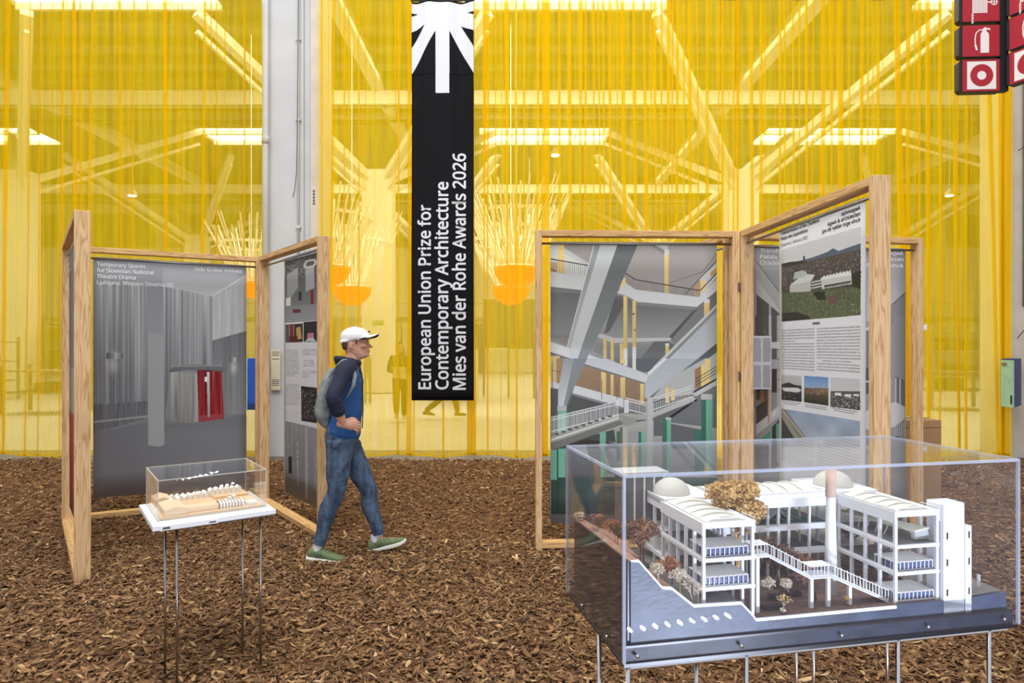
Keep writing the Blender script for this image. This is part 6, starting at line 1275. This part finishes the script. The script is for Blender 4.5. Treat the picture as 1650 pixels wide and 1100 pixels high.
# backpack (carried: a thing of its own)
bp_ = thing('backpack', 'grey drawstring backpack on the man\'s back', 'backpack', (0, 0, 0))
mb = MB(); limb(mb, [mp(536, 598), mp(531, 618), mp(525, 645), mp(524, 668), mp(528, 682)], [(.030, .075), (.055, .115), (.068, .130), (.066, .125), (.040, .09)], sub=5)
bag = fuse(mb, 'bag', M['bag_grey'], bp_, .007, 4, .5); dd = bag.modifiers.new('folds', 'DISPLACE'); dd.texture = tx2; dd.strength = .018; dd.mid_level = .5
def strap(pts, w_, name='strap'):
    V = []; F_ = []
    for i, (p, wdir) in enumerate(pts): p = Vector(p); wd = Vector(wdir).normalized()*w_/2; V += [p-wd, p+wd, p+wd+Vector((0, .006, 0)), p-wd+Vector((0, .006, 0))]
    n = len(pts)
    for i in range(n-1):
        for k_ in range(4): F_.append((4*i+k_, 4*i+(k_+1) % 4, 4*i+4+(k_+1) % 4, 4*i+4+k_))
    F_ += [(3, 2, 1, 0), (4*n-4, 4*n-3, 4*n-2, 4*n-1)]
    o = MB().add(V, F_).build(name, M['bag_grey'], bp_, True); return o
strap([(mp(534, 604, -.13), (1, 0, 1)), (mp(541, 590, -.135), (.4, 0, 1)), (mp(551, 582, -.125), (0, 0, 1)), (mp(560, 581.5, -.115), (-.2, 0, 1)), (mp(566, 588, -.125), (-1, 0, .6)), (mp(572, 604, -.17), (-1, 0, .0)), (mp(569, 622, -.185), (-1, 0, -.3)), (mp(560, 638, -.18), (-1, 0, -.6)), (mp(548, 652, -.16), (-.6, 0, -1)), (mp(536, 664, -.12), (-.5, 0, -1))], .030)
strap([(mp(534, 604, .13), (1, 0, 1)), (mp(545, 586, .135), (.4, 0, 1)), (mp(558, 581, .12), (0, 0, 1)), (mp(570, 592, .125), (-1, 0, .6)), (mp(573, 610, .16), (-1, 0, 0)), (mp(560, 640, .17), (-1, 0, -.6)), (mp(536, 664, .12), (-.5, 0, -1))], .030)
for i in range(4): MB().tube([mp(519.0-i*.4, 628+i*4, -.085), mp(516.5-i*.4, 631+i*4, -.05)], .004, 6).build('print_mark', M['cap_black'], bp_)
MB().tube([mp(531, 606, -.09), mp(526, 604, -.02), mp(531, 606, .07)], .005, 6).build('drawstring', M['bag_dark'], bp_, True)
# --- people beyond the curtain
def bystander(px, pyf, Y, hgt, label, walk, cols, face=1):
    """simple clothed figure facing +-X (walk) or the camera"""
    b0_ = at(px, pyf, Y); t = thing('person', label, 'person', (b0_.x, Y, 0), 0 if walk else -PI/2*face); s = hgt/1.7
    def V3(x, y, z): return Vector((x*s, y*s, z*s))
    mb = MB(); rings = []
    for z, xf, xb, w_ in ((1.47, .03, -.03, .04), (1.50, .085, -.06, .055), (1.55, .09, -.09, .068), (1.60, .092, -.1, .074), (1.65, .085, -.095, .07), (1.69, .04, -.05, .04)):
        c_ = (xf+xb)/2; r_ = (xf-xb)/2; rings.append([V3(c_+r_*math.cos(a), w_*math.sin(a), z) for a in [2*PI*i/20 for i in range(20)]])
    mb.loft(rings); mb.ball(V3(.098, 0, 1.56), .014*s, .012*s, .02*s)
    limb(mb, [V3(0, 0, 1.36), V3(.0, 0, 1.49)], [(.055, .055), (.05, .05)]); sd2 = .27 if walk else .02; kz = .47
    legs = {1: (V3(0, .09, .88), V3(sd2*.75, .09, kz), V3(sd2*1.1, .09, .10)), -1: (V3(0, -.09, .88), V3(-sd2*.15, -.09, kz), V3(-sd2*1.5, -.09, .14))}
    arms = {1: (V3(0, .18, 1.38), V3(-.04 if walk else .02, .25, 1.10), V3(.06 if walk else .18, .22 if walk else .10, .88 if walk else 1.08)), -1: (V3(0, -.18, 1.38), V3(.02, -.25, 1.10), V3(.16, -.22 if walk else -.06, .90 if walk else 1.10))}
    limb(mb, [V3(0, 0, 1.38), V3(0, 0, 1.1), V3(0, 0, .9)], [(.08, .13), (.08, .11), (.09, .13)])
    for k_ in (1, -1):
        limb(mb, legs[k_], [(.07, .07), (.05, .05), (.035, .035)]); limb(mb, arms[k_], [(.042, .042), (.035, .035), (.024, .024)], axis=(0, 1, 0)); w0 = arms[k_][2]; d = (arms[k_][2]-arms[k_][1]).normalized()
        limb(mb, [w0, w0+d*.08], [(.022, .034), (.018, .034)], axis=(0, 1, 0), sub=2)
        for i in range(4): limb(mb, [w0+d*.07+V3(.0, 0, 0)+Vector((0, (i-1.5)*.014, 0)), w0+d*(.12)+Vector((0, (i-1.5)*.015, 0)), w0+d*.145+Vector((.004, (i-1.5)*.012, -.012))], [(.007, .007), (.0065, .0065), (.005, .005)], n=8, sub=2)
        limb(mb, [w0+d*.02, w0+d*.05+Vector((0, -k_*.035, 0)), w0+d*.085+Vector((0, -k_*.04, 0))], [(.009, .009), (.008, .008), (.006, .006)], n=8, sub=2)
        f0 = legs[k_][2]; limb(mb, [f0+V3(-.04, 0, -.05), f0+V3(.06, 0, -.06), f0+V3(.17, 0, -.065 if k_ > 0 else -.09)], [(.035, .035), (.035, .04), (.02, .03)], axis=(0, 0, 1))
    fuse(mb, 'body', M['skin'], t, .009, 3)
    mb = MB(); limb(mb, [V3(0, 0, 1.42), V3(0, 0, 1.30), V3(.0, 0, 1.05), V3(0, 0, .80 if not walk else .86)], [(.07, .12), (.115, .185), (.115, .165), (.13, .18)])
    for k_ in (1, -1): a0, a1, a2 = arms[k_]; limb(mb, [a0, a1, a1.lerp(a2, .9)], [(.062, .062), (.052, .052), (.042, .042)], axis=(0, 1, 0))
    fuse(mb, 'coat', M[cols[0]], t, .01, 4)
    mb = MB(); limb(mb, [V3(0, 0, .98), V3(0, 0, .86)], [(.11, .15), (.11, .15)])
    for k_ in (1, -1): a0, a1, a2 = legs[k_]; limb(mb, [a0, a1, a2], [(.095, .09), (.075, .075), (.06, .06)], capend=False)
    fuse(mb, 'trousers', M[cols[1]], t, .01, 4)
    mb = MB()
    for z, rx, ry, ox in (((1.46, .05, .08, -.05), (1.55, .075, .085, -.035), (1.62, .09, .084, -.02), (1.68, .07, .065, -.01), (1.71, .02, .02, -.01))): mb.ball(V3(ox, 0, z), rx*s, ry*s, .05*s)
    if not walk: limb(mb, [V3(-.05, 0, 1.6), V3(-.06, 0, 1.35)], [(.06, .085), (.05, .09)])
    fuse(mb, 'hair', M['hair_brown'], t, .01, 2)
    for k_ in (1, -1): f0 = legs[k_][2]; mb = MB(); limb(mb, [f0+V3(-.045, 0, -.055), f0+V3(.06, 0, -.062), f0+V3(.18, 0, -.068 if k_ > 0 else -.095)], [(.042, .045), (.04, .048), (.024, .036)], axis=(0, 0, 1)); fuse(mb, 'shoe', M[cols[2]], t, .008, 2)
    return t
wn = bystander(645, 680, 14.6, 1.70, 'woman in a dark coat with a pale shoulder bag standing beyond the curtain', False, ('coat_olive', 'coat_dark', 'tote_cream'))
tb = thing('shoulder_bag', 'pale shoulder bag carried by the woman beyond the curtain', 'bag', (at(645, 0, 14.6).x, 14.6, 0)); MB().prism([(-.13, .93), (.17, .90), (.15, 1.16), (-.10, 1.18)], -.26, -.17).build('bag', M['tote_cream'], tb, bevel=.02); MB().tube([(-.1, -.2, 1.17), (-.13, -.15, 1.40), (.0, -.13, 1.44), (.12, -.2, 1.16)], .008, 6).build('handle', M['tote_cream'], tb, True)
bystander(716, 674, 15.2, 1.74, 'person walking beyond the curtain, only the striding legs showing under the banner', True, ('coat_dark', 'coat_olive', 'hair_brown'), 1)
